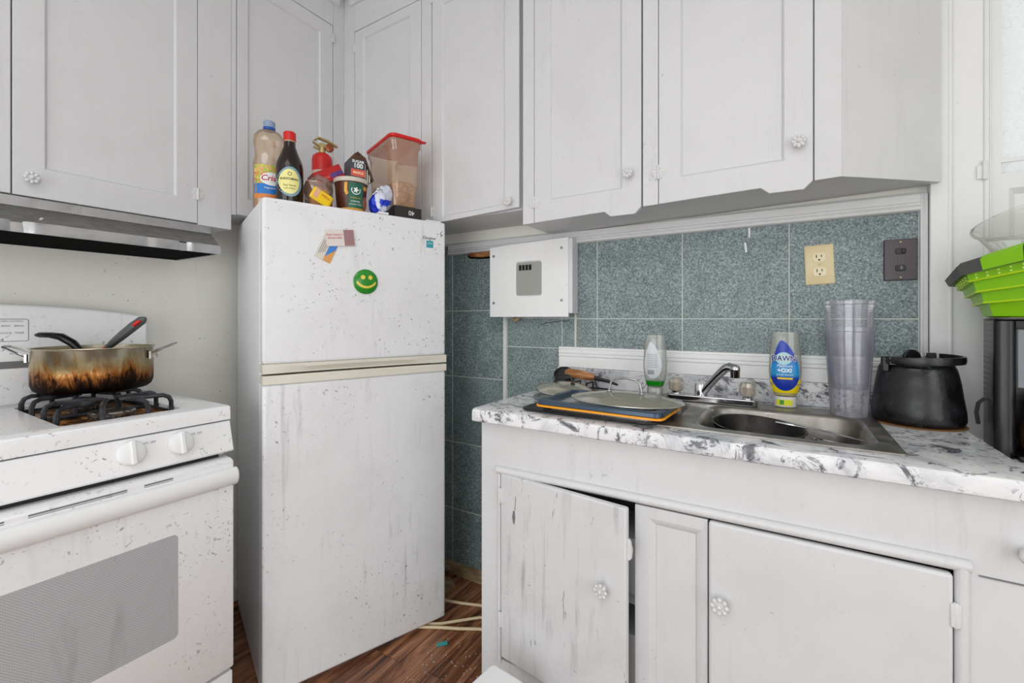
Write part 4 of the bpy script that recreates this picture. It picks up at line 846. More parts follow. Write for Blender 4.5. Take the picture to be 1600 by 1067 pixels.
mb = MB(); mb.tube([(-0.30, 0.25, 0.68), (-0.30, 0.25, 0.52), (-0.29, 0.27, 0.47), (-0.24, 0.30, 0.47)], 0.02, 12); mb.build('drain_pipe', M['gap'], bc)
for nm_, lb_, a_ in (('storage_box', 'pale storage box on the shelf inside the ajar cabinet door', (-0.46, -0.30, 0.06, 0.22, 0.4555, 0.60)), ('storage_box', 'grey storage tub standing under the shelf inside the ajar cabinet door', (-0.47, -0.30, 0.055, 0.24, 0.1765, 0.36))):
    o_ = thing(nm_, lb_, 'box', ((a_[0]+a_[1])/2, CF + (a_[2]+a_[3])/2, a_[4])); w_, d_, h_ = (a_[1]-a_[0])/2, (a_[3]-a_[2])/2, a_[5]-a_[4]
    MB().loops([[(p[0], p[1], z) for p in rrect(-w_*k_, w_*k_, -d_*k_, d_*k_, 0.01, 3)] for z, k_ in ((0, 0.94), (h_*0.9, 1.0), (h_*0.9, 1.02), (h_, 1.02))]).build('tub', M['white'], o_, 0.001)
# left door hung ajar
m_d = sempty('tmp'); bpy.data.objects.remove(m_d)
ld = bpy.data.objects.new('door', None)
def ajar():
    th = -math.atan2(0.047, 0.374)
    mb = MB(); mb.box(0.0, 0.378, -0.006, 0.012, 0.203, 0.722); d_ = mb.build('door', M['lowerworn'], bc, 0.005, 3)
    d_.location = (-0.690, -0.004, 0); d_.rotation_euler = (0, 0, th)
    knob(d_, 0.322, 0.520, -0.006, 0.018); 
    for z in (0.66, 0.31):
        mb = MB(); mb.tube([(-0.001, -0.009, z-0.022), (-0.001, -0.009, z+0.022)], 0.004, 8); mb.box(-0.008, 0.008, -0.008, -0.005, z-0.02, z+0.02); mb.build('hinge', M['knobp'], d_, 0.001)
    mb = MB(); mb.prism([(0.378, 0.60), (0.386, 0.605), (0.388, 0.625), (0.384, 0.645), (0.378, 0.650)], -0.001, 0.010, 'y'); mb.build('latch', M['knobp'], d_, 0.001)
    mb = MB(); mb.prism([(0.046, 0.628), (0.052, 0.630), (0.054, 0.61), (0.050, 0.590), (0.046, 0.596), (0.043, 0.61)], -0.0066, -0.005, 'y'); mb.prism([(0.0545, 0.67), (0.056, 0.67), (0.054, 0.632), (0.052, 0.632)], -0.0066, -0.005, 'y'); mb.build('paint_chip', M['gap'], d_)
ajar()
# fixed middle panel and the right door
slab(bc, -0.311, -0.150, 0.180, 0.716, (-0.279, -0.160, 0.225, 0.690), mat='lower', y=-0.004, th=0.020, recess=0.011, bev=0.016, tilt=0.0).name = 'fixed_panel'
rd = box('door', M['lower'], bc, -0.147, 0.2440, -0.014, 0.006, 0.195, 0.717, 0.006, 3)
knob(rd, -0.123, 0.549, -0.014, 0.019); 
for z in (0.648, 0.30):
    mb = MB(); mb.tube([(0.2465, -0.013, z-0.022), (0.2465, -0.013, z+0.022)], 0.0042, 8); mb.box(0.239, 0.2535, -0.0165, -0.011, z-0.020, z+0.020); mb.build('hinge', M['knobp'], rd, 0.0015)
mb = MB(); mb.box(0.278, X1-0.002, -0.003, 0.004, 0.7195, 0.7215); mb.build('drawer_gap', M['gap'], bc)
kn = MB(); m = Matrix.Translation((0.333, -0.0005, 0.775)) @ Matrix.Rotation(R(90), 4, 'X'); kn.lathe([(0.008, 0), (0.007, 0.010), (0.012, 0.016), (0.0145, 0.022), (0.011, 0.028), (0.003, 0.030)], 20, m=m); kn.build('drawer_knob', M['knobp'], bc, ang=60)

# ================================================================== countertop
ZT = 0.90; CX0, CX1, CY0, CY1 = -0.775, 0.352, 1.040, YB - 0.001
ct = thing('countertop', 'white laminate countertop with dark speckled veins and backsplash', 'countertop', (0, 0, 0))
sx0, sx1, sy0, sy1 = -0.605, 0.175, 1.118, 1.515
mb = MB()
nose = [(CY0+0.006, 0.862), (CY0, 0.866), (CY0-0.001, 0.880), (CY0, 0.892), (CY0+0.004, 0.8975), (CY0+0.012, ZT)]
mb.prism(nose + [(sy0, ZT), (sy0, 0.862)], CX0, CX1, 'x'); mb.box(CX0, sx0, sy0, CY1, 0.862, ZT); mb.box(sx1, CX1, sy0, CY1, 0.862, ZT); mb.box(sx0, sx1, sy1, CY1, 0.862, ZT)
mb.build('worktop', M['granite'], ct, ang=25)
box('backsplash', M['granite'], ct, CX0+0.010, 0.318, YB-0.019, YB-0.001, ZT+0.0002, 0.971, 0.003)
box('backsplash_patch', plain('grey_patch', rgb(180, 180, 182), 0.4), ct, -0.655, -0.60, YB-0.0205, YB-0.019, 0.935, 0.955)

# ================================================================== sink
sk = thing('sink', 'double bowl stainless steel sink set in the countertop', 'sink', (0, 0, ZT))
ax0, ax1, ay0, ay1 = -0.62, 0.192, 1.103, 1.535
bowls = [(-0.585, -0.240, 1.136, 1.440, 0.055), (-0.195, 0.160, 1.136, 1.440, 0.055)]
mb = MB(); rim = rrect(ax0, ax1, ay0, ay1, 0.010, 4)
holes = [rrect(a, b, c, d, r, 6) for a, b, c, d, r in bowls]
vs, fs = ringfill(rim, holes, 0.0); mb.add([(v[0], v[2], 0.004) for v in vs], fs)
mb.loops([[(p[0], p[1], 0.004) for p in rim], [(0.5*(ax0+ax1) + (p[0]-0.5*(ax0+ax1))*1.004, 0.5*(ay0+ay1) + (p[1]-0.5*(ay0+ay1))*1.004, 0.0005) for p in rim]], False, False)
mb.build('sink_rim', M['sink'], sk, ang=40, weld=True)
for a, b, c, d, r in bowls:
    L = []
    for e, z in ((0, 0.004), (0.006, 0.001), (0.010, -0.006), (0.016, -0.05), (0.024, -0.13), (0.034, -0.148), (0.055, -0.155)):
        L.append([(p[0], p[1], z) for p in rrect(a+e, b-e, c+e, d-e, max(0.01, r - e*0.4), 6)])
    MB().loops(L, False, True).build('bowl', M['sink'], sk, ang=60)
    MB().lathe([(0.04, 0), (0.04, 0.002), (0.03, 0.001), (0.02, -0.0)], 24, ((a+b)/2, (c+d)/2, -0.1548)).build('drain', M['panst'], sk)
# faucet
fa = thing('faucet', 'chrome two handle faucet with clear knobs on the sink ledge', 'faucet', (-0.2, 1.478, ZT + 0.0045))
MB().prism(rrect(-0.128, 0.128, -0.026, 0.026, 0.020, 5), 0, 0.020, 'z').build('base_plate', M['chrome'], fa, 0.004, 3)
for sx in (-0.100, 0.100):
    MB().lathe([(0.014, 0), (0.014, 0.008)], 20, (sx, 0, 0.020)).build('knob_collar', M['chrome'], fa)
    n = 20; L = []
    for r_, z in ((0.018, 0.028), (0.021, 0.034), (0.022, 0.055), (0.019, 0.066), (0.012, 0.069)):
        L.append([(sx + r_*(1 + (0.05 if j % 2 else -0.03))*math.cos(2*PI*j/n), r_*(1 + (0.05 if j % 2 else -0.03))*math.sin(2*PI*j/n), z) for j in range(n)])
    MB().loops(L).build('clear_knob', M['knobclear'], fa, ang=15)
    MB().lathe([(0.012, 0.0292), (0.010, 0.066)], 16, (sx, 0, 0)).build('knob_core', plain('rusty_core', rgb(206, 186, 160), 0.5), fa)
MB().lathe([(0.019, 0.020), (0.018, 0.050), (0.016, 0.056), (0.004, 0.058)], 24, (-0.028, 0.004, 0)).build('spout_hub', M['chrome'], fa)
sp = [(-0.022, 0.0, 0.026), (0.0, -0.014, 0.056), (0.026, -0.030, 0.088), (0.046, -0.046, 0.109), (0.058, -0.054, 0.115), (0.070, -0.062, 0.112)]
mb = MB(); mb.tube(sp, [0.012, 0.012, 0.012, 0.0125, 0.0125, 0.012], 14); mb.build('spout', M['chrome'], fa, ang=60)
MB().lathe([(0.0115, 0.086), (0.0125, 0.088), (0.0125, 0.104), (0.0135, 0.105), (0.0135, 0.115), (0.010, 0.121), (0.003, 0.1235)], 20, (0.073, -0.064, 0)).build('aerator', M['chrome'], fa, ang=50)

# ================================================================== soap bottles
def soap(name, label, loc, rz, a, b, H, liquid, lz, cap=0.030):
    o = thing(name, label, 'soap bottle', loc, rz)
    pr = [(0.62, cap+0.002), (0.70, cap+0.006), (0.92, cap+0.035), (1.0, cap+0.07), (0.98, H*0.62), (0.90, H*0.84), (0.84, H*0.97), (0.80, H)]
    def rad(z):
        if z <= pr[0][1]: return pr[0][0]
        for (r1, z1), (r2, z2) in zip(pr, pr[1:]):
            if z <= z2: return r1 + (r2-r1)*(z-z1)/(z2-z1)
        return pr[-1][0]
    mb = MB(); n = 40
    mb.loops([[(a*r*math.cos(2*PI*j/n), b*r*(1.0 if z < H*0.9 else 0.8)*math.sin(2*PI*j/n), z) for j in range(n)] for r, z in pr]); mb.build('bottle_body', M['clear'], o, ang=50)
    zs = [cap+0.004 + (lz-cap-0.004)*i/5 for i in range(6)]
    MB().loops([[(a*rad(z)*1.004*math.cos(2*PI*j/n), b*rad(z)*1.006*math.sin(2*PI*j/n), z) for j in range(n)] for z in zs]).build('liquid_soap', M[liquid], o)
    MB().loops([[(a*r*math.cos(2*PI*j/n), b*1.1*r*math.sin(2*PI*j/n), z) for j in range(n)] for r, z in ((0.60, 0), (0.66, 0.002), (0.68, cap-0.002), (0.64, cap))]).build('cap', M['clear'] if liquid == 'soapg' else plain('pale_cap', rgb(214, 210, 206), 0.35), o)
    sf = lambda x, z: -b*rad(z)*math.sqrt(max(0.02, 1 - (x/(a*rad(z)))**2))
    return o, sf
def drop(cx, cz, w, h, n=32):
    pts = []
    for i in range(n):
        t = 2*PI*i/n; c_ = math.cos(t); pts.append((cx + w*math.sin(t)*(1 - 0.55*(0.5 + 0.5*c_)**1.3) - 0.20*w*max(0, c_)**2, cz + h*(c_ if c_ > 0 else c_*0.95)))
    return pts
d1, sf1 = soap('dish_soap_bottle', 'inverted clear bottle with a little green soap, left of the faucet', (-0.368, 1.488, ZT+0.005), R(12), 0.037, 0.024, 0.200, 'soapg', 0.052)
patch('back_label', plain('pale_label', rgb(214, 218, 222), 0.4), d1, drop(-0.006, 0.118, 0.033, 0.060), surf=sf1, y=-0.0006, rings=7)
for i in range(7): text('uses directions water', 0.0052, M['inkg'], d1, -0.008, 0.138 - 0.0066*i, surf=sf1, y=-0.0011, sx=0.7)
mb = MB()
for i in range(7): mb.box(-0.022 + 0.003*i, -0.0205 + 0.003*i, sf1(-0.02 + 0.003*i, 0.08)-0.0013, sf1(-0.02 + 0.003*i, 0.08)-0.0008, 0.074, 0.088)
mb.build('barcode', M['inkg'], d1)
d2, sf2 = soap('dish_soap_bottle', 'inverted clear bottle of yellow dish soap with blue drop label, right of the faucet', (-0.006, 1.515, ZT+0.005), R(6), 0.041, 0.026, 0.215, 'soapy', 0.080)
kk = NM('blue_drop_label', rough=0.3); zz_ = kk.sep()[2]; kk.color(kk.ramp(kk.math('MULTIPLY', zz_, 5.0), [(0.42, rgb(16, 52, 160)), (0.47, rgb(40, 150, 205)), (0.60, rgb(30, 140, 210)), (0.72, rgb(14, 52, 170))]))
patch('drop_label', kk.m, d2, drop(-0.002, 0.118, 0.043, 0.074), surf=sf2, y=-0.0006, rings=7)
patch('logo_oval', plain('pale_oval', rgb(170, 214, 216), 0.4), d2, [(-0.006 + 0.020*math.cos(2*PI*i/24), 0.140 + 0.018*math.sin(2*PI*i/24)) for i in range(24)], surf=sf2, y=-0.0010)
text('DAWN', 0.0215, M['inkw'], d2, -0.006, 0.140, surf=sf2, y=-0.0013, bold=0.0016, sx=0.86); text('DAWN', 0.0215, M['inkb'], d2, -0.006, 0.140, surf=sf2, y=-0.0017, bold=0.0004, sx=0.86)
text('Platinum', 0.011, M['inkw'], d2, -0.004, 0.119, surf=sf2, y=-0.0012, shear=0.2); text('+OXI', 0.015, M['inkw'], d2, -0.004, 0.106, surf=sf2, y=-0.0012, bold=0.0005)
text('power dissolve', 0.0065, M['inkw'], d2, -0.003, 0.094, surf=sf2, y=-0.0012)
gridpatch('yellow_stripe', M['yellow'], d2, -0.022, 0.016, 0.081, 0.086, sf2, -0.0011)
fcap = lambda x, z: -0.026*1.1*0.68*math.sqrt(max(0.02, 1 - (x/(0.041*0.68))**2))
gridpatch('cap_sticker', plain('lime_sticker', rgb(224, 226, 40), 0.4), d2, -0.022, 0.016, 0.006, 0.022, fcap, -0.0006); gridpatch('sticker_stripe', plain('sticker_green', rgb(60, 150, 50), 0.4), d2, -0.015, -0.005, 0.008, 0.021, fcap, -0.0010)

# ================================================================== tumblers (two stacked)
def tumbler(z, lab):
    o = thing('tumbler', lab, 'cup', (0.138, 1.475, z))
    H = 0.232; P_ = [(0.0395, 0), (0.041, 0.006), (0.0545, H-0.012), (0.0565, H-0.010), (0.0565, H)]
    MB().lathe(P_, 48, cap1=False).build('cup_wall', M['tumbler'], o, ang=40)
    mb = MB()
    for zz in (H-0.020, H-0.026, H-0.032): mb.lathe([(0.0545 - (H-zz)*0.062, zz-0.0008), (0.0552 - (H-zz)*0.06, zz), (0.0545 - (H-zz)*0.062, zz+0.0008)], 48, cap0=False, cap1=False)
    mb.build('rim_line', M['tumbler'], o); return o
tumbler(ZT+0.0048, 'lower cloudy plastic tumbler of the stack right of the yellow soap')
tumbler(ZT+0.0048+0.0700, 'upper cloudy plastic tumbler nested in the top of the stack')

# ================================================================== black pot with bail handle
kp = thing('black_pot', 'scuffed black pot with flat black handle folded over its top, beside the tumblers', 'pot', (0.274, 1.482, ZT+0.0005))
MB().lathe([(0.078, 0), (0.086, 0.003), (0.0905, 0.014), (0.0895, 0.035), (0.080, 0.105), (0.074, 0.135), (0.069, 0.146), (0.062, 0.150)], 56).build('pot_body', M['scuff'], kp, ang=60)
MB().lathe([(0.067, 0.1502), (0.066, 0.157), (0.05, 0.161), (0.004, 0.163)], 40).build('lid', M['black'], kp, ang=60)
mb = MB(); m = Matrix.Rotation(R(30), 4, 'Z') @ Matrix.Translation((-0.02, -0.01, 0.161)) ; mb.prism(arc((0, 0), 0.021, 0, 180, 12), -0.004, 0.004, 'y', m); mb.build('lid_knob', M['scuff'], kp, 0.002)
# bail: strap lying round the front of the top, from left bracket to right and behind
bl = MB(); pth = []
for i in range(21):
    t = R(205 + (410-205)*i/20); rr_ = 0.078 + 0.004*math.sin(PI*i/20); cx_ = 0.006*i/20; pth.append((cx_ + rr_*math.cos(t), rr_*math.sin(t), 0.155 + 0.006*i/20))
L = []
for i, p in enumerate(pth):
    q = Vector((p[0], p[1], 0)).normalized(); h = 0.0085
    L.append([tuple(Vector(p) + q*dx + Vector((0, 0, dz))) for dx, dz in ((-0.003, -h), (0.003, -h), (0.0045, 0), (0.003, h), (-0.003, h))])
bl.loops(L).build('bail_handle', M['scuff'], kp, ang=50)
mb = MB(); mb.box(-0.073, -0.060, -0.048, -0.040, 0.128, 0.163); mb.build('bracket', M['black'], kp, 0.002)
MB().box(-0.060, -0.046, -0.058, -0.050, 0.145, 0.163).build('handle_rivet', M['panst'], kp, 0.002)
MB().box(0.016, 0.042, -0.006, -0.002, 0.160, 0.174, Matrix.Rotation(R(25), 4, 'Z')).build('knob_clip', M['panst'], kp, 0.001)
mb = MB(); mb.lathe([(0.094, 0), (0.096, 0.0006), (0.09, 0.0012)], 40, (-0.004, -0.004, -0.0003)); mb.build('dried_spill', plain('brown_spill', rgb(150, 110, 70), 0.6), kp)

# ================================================================== coffee maker, colander, clear bowl on a side stand
sd = thing('side_stand', 'low white stand beyond the right end of the countertop holding the coffee maker', 'stand', (0.66, 1.42, 0))
mb = MB(); mb.box(-0.29, 0.25, -0.17, 0.155, 0.835, 0.858); mb.build('stand_top', M['doorp'], sd, 0.002)
for a_, b_ in ((-0.285, -0.165), (0.225, -0.165), (-0.285, 0.13), (0.225, 0.13)): box('leg', M['doorp'], sd, a_, a_+0.022, b_, b_+0.022, 0.0, 0.835)
cm = thing('coffee_maker', 'black drip coffee maker with glass carafe at the right end of the counter', 'coffee maker', (0.382, 1.378, 0.8585), R(-8.4))
mb = MB(); mb.prism(rrect(0.0, 0.034, 0.0, 0.15, 0.012, 4), 0.0, 0.298, 'z'); mb.build('side_column', M['black'], cm, 0.003)
mb = MB(); mb.box(0.034, 0.20, 0.09, 0.15, 0.0, 0.298); mb.box(0.034, 0.20, -0.02, 0.09, 0.0, 0.012); mb.prism(rrect(0.166, 0.20, 0.0, 0.15, 0.012, 4), 0.0, 0.298, 'z'); mb.build('housing', M['black'], cm, 0.003)
mb = MB()
for i in range(15): mb.box(-0.0006, 0.001, 0.020, 0.135, 0.110 + 0.0125*i, 0.1115 + 0.0125*i)
mb.build('side_rib', M['gap'], cm)
MB().prism([(0.032, 0.150), (0.168, 0.150), (0.168, 0.280), (0.032, 0.280)], 0.004, 0.09, 'y').build('filter_housing', M['greyplate'], cm, 0.004)
mb = MB(); mb.prism([(0.060, 0.150), (0.072, 0.150), (0.058, 0.280), (0.046, 0.280)], 0.0, 0.004, 'y'); mb.build('trim_blade', M['black'], cm, 0.001)
mb = MB(); mb.prism(rrect(-0.001, 0.201, -0.003, 0.152, 0.014, 4), 0.298, 0.301, 'z'); mb.build('top_cover', M['scuff'], cm, 0.001)
MB().lathe([(0.052, 0.0125), (0.062, 0.03), (0.063, 0.06), (0.052, 0.098), (0.045, 0.105)], 36, (0.102, 0.02, 0), cap1=False).build('carafe', M['carafe'], cm, ang=60)
MB().lathe([(0.050, 0.016), (0.058, 0.03), (0.058, 0.052)], 32, (0.102, 0.02, 0)).build('coffee', plain('stale_coffee', rgb(70, 42, 28), 0.2), cm)
MB().lathe([(0.050, 0.098), (0.055, 0.102), (0.054, 0.122), (0.040, 0.132), (0.008, 0.134)], 36, (0.102, 0.02, 0)).build('carafe_lid', M['black'], cm, ang=50)
mb = MB(); mb.tube([(0.10, -0.035, 0.115), (0.10, -0.075, 0.110), (0.10, -0.085, 0.07), (0.10, -0.06, 0.04), (0.10, -0.042, 0.04)], 0.007, 8); mb.build('carafe_handle', M['black'], cm)
mb = MB(); mb.tube([(-0.010, 0.13, 0.048), (-0.014, 0.12, 0.075), (-0.012, 0.11, 0.10), (-0.004, 0.10, 0.112)], 0.004, 8); mb.build('power_cord', M['rimgrey'], cm)
co = thing('colander', 'lime green collapsible colander with grey rim on top of the coffee maker', 'colander', (0.478, 1.420, 1.1605), R(-3))
def octo(r, z, tx=0.0): return [(r*math.cos(PI*(2*j+1)/8), r*0.93*math.sin(PI*(2*j+1)/8), z + tx*r*math.cos(PI*(2*j+1)/8)) for j in range(8)]
rings = [(0.090, 0.001), (0.100, 0.004), (0.108, 0.034), (0.117, 0.036), (0.122, 0.060), (0.131, 0.062), (0.136, 0.086), (0.144, 0.088), (0.149, 0.108)]
def cz2(r, z): return [(x_, y_, z_ - 0.16*(z/0.108)*y_) for x_, y_, z_ in octo(r, z, 0.13*(z/0.108))]
mb = MB(); mb.loops([cz2(r, z) for r, z in rings], True, False); mb.loops([cz2(r-0.003, z+0.002) for r, z in rings], True, False); mb.build('colander_body', M['lime'], co, ang=20)
mb = MB()
for r, z in ((0.109, 0.036), (0.123, 0.062), (0.136, 0.088)): mb.tube(cz2(r + 0.008, z), 0.0024, 6, closed=True)
mb.build('fold_ridge', plain('pale_lime', rgb(190, 230, 40), 0.35), co)
mb = MB(); mb.loops([cz2(0.149, 0.108), cz2(0.160, 0.103), cz2(0.167, 0.126), cz2(0.160, 0.134), cz2(0.150, 0.132), cz2(0.147, 0.110)], False, False); mb.build('rim', M['rimgrey'], co, ang=20)
mb = MB()
oc = cz2(0.1625, 0.1035); oc2 = cz2(0.169, 0.127); oc3 = cz2(0.161, 0.1355)
def lerp(a_, b_, t): return tuple(a_[i] + (b_[i]-a_[i])*t for i in range(3))
mb.add([lerp(oc[4], oc[5], 0.35), lerp(oc[5], oc[4], 0.1), lerp(oc2[5], oc2[4], 0.1), lerp(oc2[4], oc2[5], 0.35), lerp(oc3[5], oc3[4], 0.1), lerp(oc3[4], oc3[5], 0.35)], [(0, 1, 2, 3), (3, 2, 4, 5)])
mb.build('rim_inlay', M['lime'], co)
mb = MB()
for f_ in range(8):
    for rr_, zz, nn in ((0.1475, 0.100, 5), (0.1455, 0.093, 5), (0.130, 0.074, 4)):
        ring = cz2(rr_, zz); ring2 = ring[(f_+1) % 8]
        for q in range(nn):
            p = lerp(ring[f_], ring2, (q + 0.8)/(nn + 0.6)); v = Vector(p) + Vector((p[0], p[1], 0)).normalized()*0.0006; mb.ball(tuple(v), 0.0022, 6, 4)
mb.build('drain_hole', plain('hole_glow', rgb(214, 244, 120), 0.5), co)['kind'] = 'stuff'
cb = thing('clear_bowl', 'clear plastic bowl sitting in the green colander', 'bowl', (0.500, 1.385, 1.300))
cb.rotation_euler = (R(-10), R(-9), 0)
MB().lathe([(0.070, 0.0), (0.085, 0.004), (0.112, 0.030), (0.128, 0.070), (0.136, 0.078), (0.137, 0.083), (0.131, 0.084)], 48, cap1=False).build('bowl_wall', M['bowl'], cb, ang=50)

# ================================================================== lids and trays at the left of the sink
t1 = thing('baking_sheet', 'dark thin baking sheet lying lowest over the left sink bowl', 'tray', (-0.44, 1.20, ZT+0.0048))
MB().prism(rrect(-0.20, 0.175, -0.118, 0.12, 0.02, 4), 0.0, 0.004, 'z').build('sheet', M['darkpan'], t1, 0.001)
t2 = thing('serving_tray', 'blue tray with orange underside band stacked on the dark baking sheet', 'tray', (-0.405, 1.180, ZT+0.010), R(-2))
MB().prism(rrect(-0.165, 0.150, -0.105, 0.105, 0.020, 4), 0.0, 0.004, 'z').build('tray_base', M['black'], t2, 0.001)
MB().loops([[(p[0], p[1], z) for p in rrect(-0.172-e, 0.157+e, -0.112-e, 0.112+e, 0.022, 4)] for e, z in ((0, 0.011), (0.007, 0.0115), (0.007, 0.0165), (0, 0.017))]).build('orange_band', M['trayor'], t2)
MB().loops([[(p[0], p[1], z) for p in rrect(-0.172-e, 0.157+e, -0.112-e, 0.112+e, 0.022, 4)] for e, z in ((0, 0.0172), (0.005, 0.0175), (0.003, 0.0275), (-0.003, 0.029), (-0.014, 0.029), (-0.020, 0.0172))], False, False).build('tray_rim', M['trayblue'], t2, 0.001)
MB().prism(rrect(-0.150, 0.135, -0.092, 0.092, 0.018, 4), 0.004, 0.0178, 'z').build('tray_floor', M['panst'], t2)
l1 = thing('glass_lid', 'oval glass lid with steel loop handle resting on the blue tray', 'lid', (-0.372, 1.186, ZT+0.0395), R(-3))
MB().lathe([(0.150, 0), (0.151, 0.002), (0.120, 0.010), (0.060, 0.019), (0.004, 0.021)], 48, sy=0.68, cap0=False).build('lid_glass', M['glass'], l1, ang=60)
mb = MB(); mb.tube([(0.151*math.cos(2*PI*i/48), 0.1027*math.sin(2*PI*i/48), 0.001) for i in range(48)], 0.0022, 6, closed=True); mb.build('steel_rim', M['panst'], l1)
mb = MB(); mb.tube([(-0.045, 0, 0.019), (-0.045, 0, 0.026), (-0.040, 0, 0.046), (-0.028, 0, 0.056), (0, 0, 0.059), (0.028, 0, 0.056), (0.040, 0, 0.046), (0.045, 0, 0.026), (0.045, 0, 0.019)], 0.0032, 8); mb.ball((-0.045, 0, 0.021), 0.007, 10, 6, sz=0.7); mb.ball((0.045, 0, 0.021), 0.007, 10, 6, sz=0.7); mb.build('loop_handle', M['panst'], l1)
l2 = thing('round_glass_lid', 'round glass lid with black wire handle at the back left of the counter', 'lid', (-0.648, 1.385, ZT+0.019), 0)
l2.rotation_euler = (R(3), R(3), 0)
MB().lathe([(0.092, 0), (0.094, 0.003), (0.075, 0.012), (0.040, 0.021), (0.004, 0.023)], 44, cap0=False).build('lid_glass', M['glass'], l2, ang=60)
mb = MB(); mb.tube([(0.093*math.cos(2*PI*i/40), 0.093*math.sin(2*PI*i/40), 0.001) for i in range(40)], 0.003, 6, closed=True); mb.build('steel_rim', M['panst'], l2)
mb = MB(); mb.tube([(-0.030, 0, 0.021), (-0.030, 0, 0.034), (-0.022, 0, 0.048), (0.018, 0, 0.050), (0.030, 0, 0.042), (0.034, 0, 0.021)], 0.0036, 8); mb.ball((-0.030, 0, 0.022), 0.009, 10, 6, sz=0.5); mb.ball((0.034, 0, 0.022), 0.009, 10, 6, sz=0.5); mb.build('wire_handle', M['black'], l2)
l3 = thing('pan_lid', 'flat steel lid under the glass lids on the counter', 'lid', (-0.600, 1.330, ZT+0.005))
MB().lathe([(0.115, 0), (0.117, 0.003), (0.09, 0.007), (0.004, 0.009)], 44).build('lid_disc', M['panst'], l3, ang=60)
wh = thing('wooden_handled_pan', 'wooden handled black utensil lying against the backsplash, behind the round lid', 'utensil', (-0.648, 1.535, ZT+0.032), R(-2))
handle_loft([(-0.062, 0, 0.024), (-0.052, 0, 0.025), (-0.025, 0, 0.023), (0.015, 0, 0.018), (0.045, 0, 0.014), (0.055, 0, 0.012)], [0.007, 0.013, 0.0145, 0.014, 0.013, 0.009], [0.008, 0.015, 0.017, 0.016, 0.013, 0.009]).build('wooden_handle', M['wood'], wh)
m = Matrix.Translation((-0.076, 0.022, 0.012)) @ Matrix.Rotation(R(78), 4, 'X'); MB().lathe([(0.036, 0), (0.038, 0.003), (0.030, 0.008), (0.004, 0.009)], 28, sx=1.2, sy=0.8, m=m).build('black_disc', M['black'], wh)
mb = MB(); mb.tube([(0.055, 0, 0.012), (0.08, 0, 0.008), (0.11, -0.004, 0.004), (0.145, -0.012, -0.004)], [0.008, 0.007, 0.006, 0.004], 8); mb.build('black_shaft', M['black'], wh)
l4 = thing('black_rack', 'low black wire stand behind the round glass lid', 'rack', (-0.66, 1.515, ZT+0.0005))
mb = MB(); mb.tube([(-0.055, -0.02, 0.003), (0.12, -0.02, 0.003), (0.12, 0.045, 0.003), (-0.055, 0.045, 0.003)], 0.003, 6, closed=True)
for q in (-0.05, 0.0, 0.05): mb.tube([(q, -0.02, 0.003), (q, -0.02, 0.026), (q, 0.045, 0.026), (q, 0.045, 0.003)], 0.003, 6)
mb.build('wire', M['black'], l4)

# ================================================================== pans in the right bowl
p1 = thing('frying_pan', 'dark scorched frying pan tilted in the right sink bowl', 'pan', (-0.068, 1.292, 0.842))
p1.rotation_euler = (R(2), R(3), R(8))
MB().lathe([(0.075, 0), (0.085, 0.003), (0.102, 0.045), (0.106, 0.048), (0.100, 0.047), (0.082, 0.006), (0.004, 0.004)], 44, sx=1.02).build('pan_body', M['darkpan'], p1, ang=50)
p2 = thing('sauce_pan', 'small dull steel saucepan lying in the right end of the sink bowl', 'pan', (0.088, 1.245, 0.790))
p2.rotation_euler = (R(-10), R(8), R(0))
MB().lathe([(0.030, 0), (0.038, 0.004), (0.046, 0.080), (0.050, 0.084), (0.046, 0.084), (0.036, 0.008), (0.004, 0.006)], 40).build('pan_body', M['darkpan'], p2, ang=50)
mb = MB(); mb.tube([(0.050*math.cos(2*PI*i/40), 0.050*math.sin(2*PI*i/40), 0.084) for i in range(40)], 0.0026, 6, closed=True); mb.build('rolled_rim', M['chrome'], p2)
p3 = thing('table_knife', 'steel knife lying across the pans in the sink', 'knife', (0.058, 1.258, 0.897), R(-12))
p3.rotation_euler = (0, R(4), R(-12))
handle_loft([(-0.085, 0, 0.002), (-0.05, 0, 0.003), (0.0, 0, 0.004), (0.05, 0, 0.002), (0.088, 0, 0.0)], [0.004, 0.006, 0.007, 0.008, 0.002], [0.003, 0.004, 0.002, 0.0012, 0.0008]).build('blade', M['chrome'], p3)

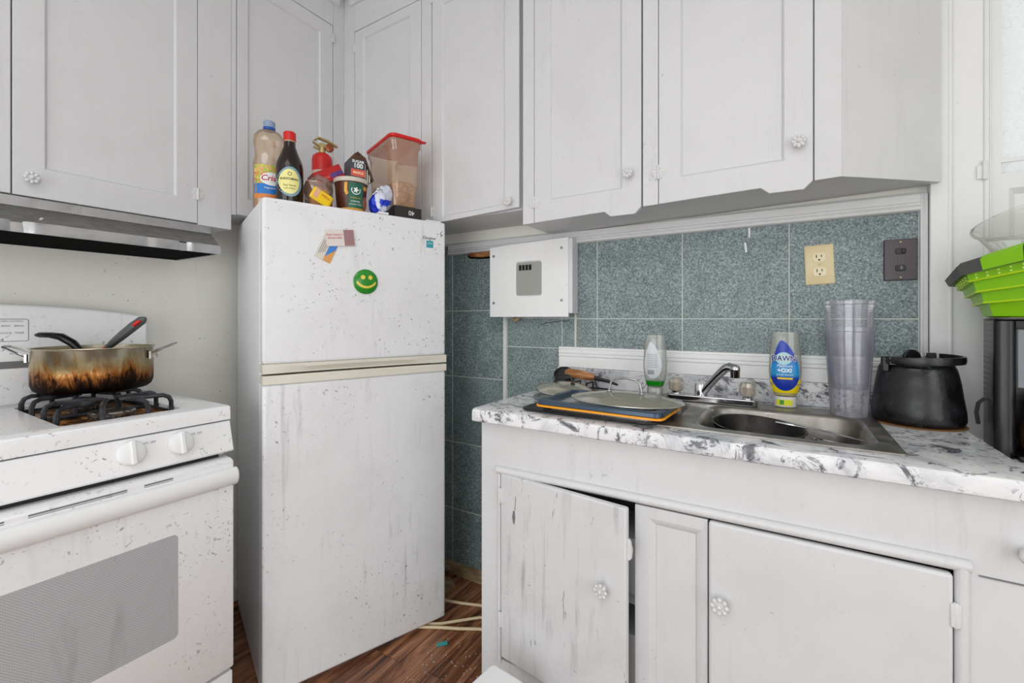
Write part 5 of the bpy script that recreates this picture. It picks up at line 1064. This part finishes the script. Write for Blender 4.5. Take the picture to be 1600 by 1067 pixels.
# ================================================================== floor level things
cg = 'cream cables on the floor between refrigerator and base cabinet'
for lab, pts in (('uppermost cream cable on the floor near the tiled wall', [(-1.30,1.40,0.006),(-1.186,1.419,0.006),(-1.12,1.440,0.006),(-1.053,1.466,0.006),(-0.96,1.485,0.006),(-0.80,1.48,0.006)]),
                 ('middle cream cable rising right from the fridge corner', [(-1.20,1.25,0.006),(-1.115,1.300,0.006),(-1.07,1.345,0.007),(-1.01,1.407,0.006),(-0.92,1.435,0.006),(-0.80,1.435,0.006)]),
                 ('lowest cream cable on the floor beside the fridge corner', [(-1.19,1.235,0.006),(-1.103,1.284,0.006),(-1.04,1.315,0.006),(-0.973,1.354,0.006),(-0.88,1.375,0.006),(-0.80,1.38,0.006)])):
    o = MB().tube(pts, 0.0055, 8).build('cable', M['rubber']); tag(o, lab, 'cable', cg)
o = MB().tube([(-1.925, 0.60, 0.006), (-1.89, 0.90, 0.006), (-1.89, 0.965, 0.006), (-1.885, 1.0, 0.006), (-1.90, 1.10, 0.006)], 0.005, 8).build('brown_cord', M['wood']); tag(o, 'tan cord on the floor behind the stove by the left wall', 'cord')
ws = thing('wood_scrap', 'bare wood offcut on the floor behind the fridge corner', 'wood', (-1.285, 1.475, 0.0005), R(30))
MB().prism([(-0.05, -0.05), (0.05, -0.05), (0.075, 0.0), (0.05, 0.05), (-0.05, 0.05)], 0, 0.016, 'z').build('offcut', M['bare'], ws, 0.001)
o = MB().prism([(-0.020, -0.006), (0.018, -0.008), (0.022, 0.006), (-0.016, 0.008)], 0, 0.006, 'z').build('teal_scrap', M['teal'], None, 0.001); o.location = (-1.045, 1.225, 0.0005); o.rotation_euler = (0, 0, R(50)); tag(o, 'small teal plastic scrap on the floor by the fridge door', 'litter')
mb = MB(); rd_ = random.Random(5)
for i in range(260):
    x_ = rd_.uniform(-1.06, -0.80); y_ = rd_.uniform(0.85, 1.27); 
    if rd_.random() < 0.35: x_ = rd_.uniform(-1.30, -0.98); y_ = rd_.uniform(0.70, 0.76)
    s_ = rd_.uniform(0.0008, 0.003); mb.box(-s_, s_, -s_*0.7, s_*0.7, 0, s_, Matrix.Translation((x_, y_, 0.0003)) @ Matrix.Rotation(rd_.uniform(0, 6), 4, 'Z'))
o = mb.build('floor_crumbs', plain('crumb', rgb(176, 166, 156), 0.8)); o['kind'] = 'stuff'; o['label'] = 'pale crumbs and dust scattered over the dark floor'; o['category'] = 'crumbs'
pb = thing('paper_carton', 'white printed carton on the floor in front of the base cabinet', 'carton', (-0.595, 0.90, 0), R(-6))
MB().loops([[(p[0], p[1], z) for p in rrect(-0.06, 0.06, -0.05, 0.05, 0.012, 3)] for z in (0.0005, 0.268)] + [[(p[0], p[1], 0.281) for p in rrect(-0.048, 0.048, -0.040, 0.040, 0.010, 3)]]).build('carton_body', M['white'], pb, 0.002)
text('net weight', 0.010, M['ink'], pb, 0.0, 0.258, y=-0.0506)
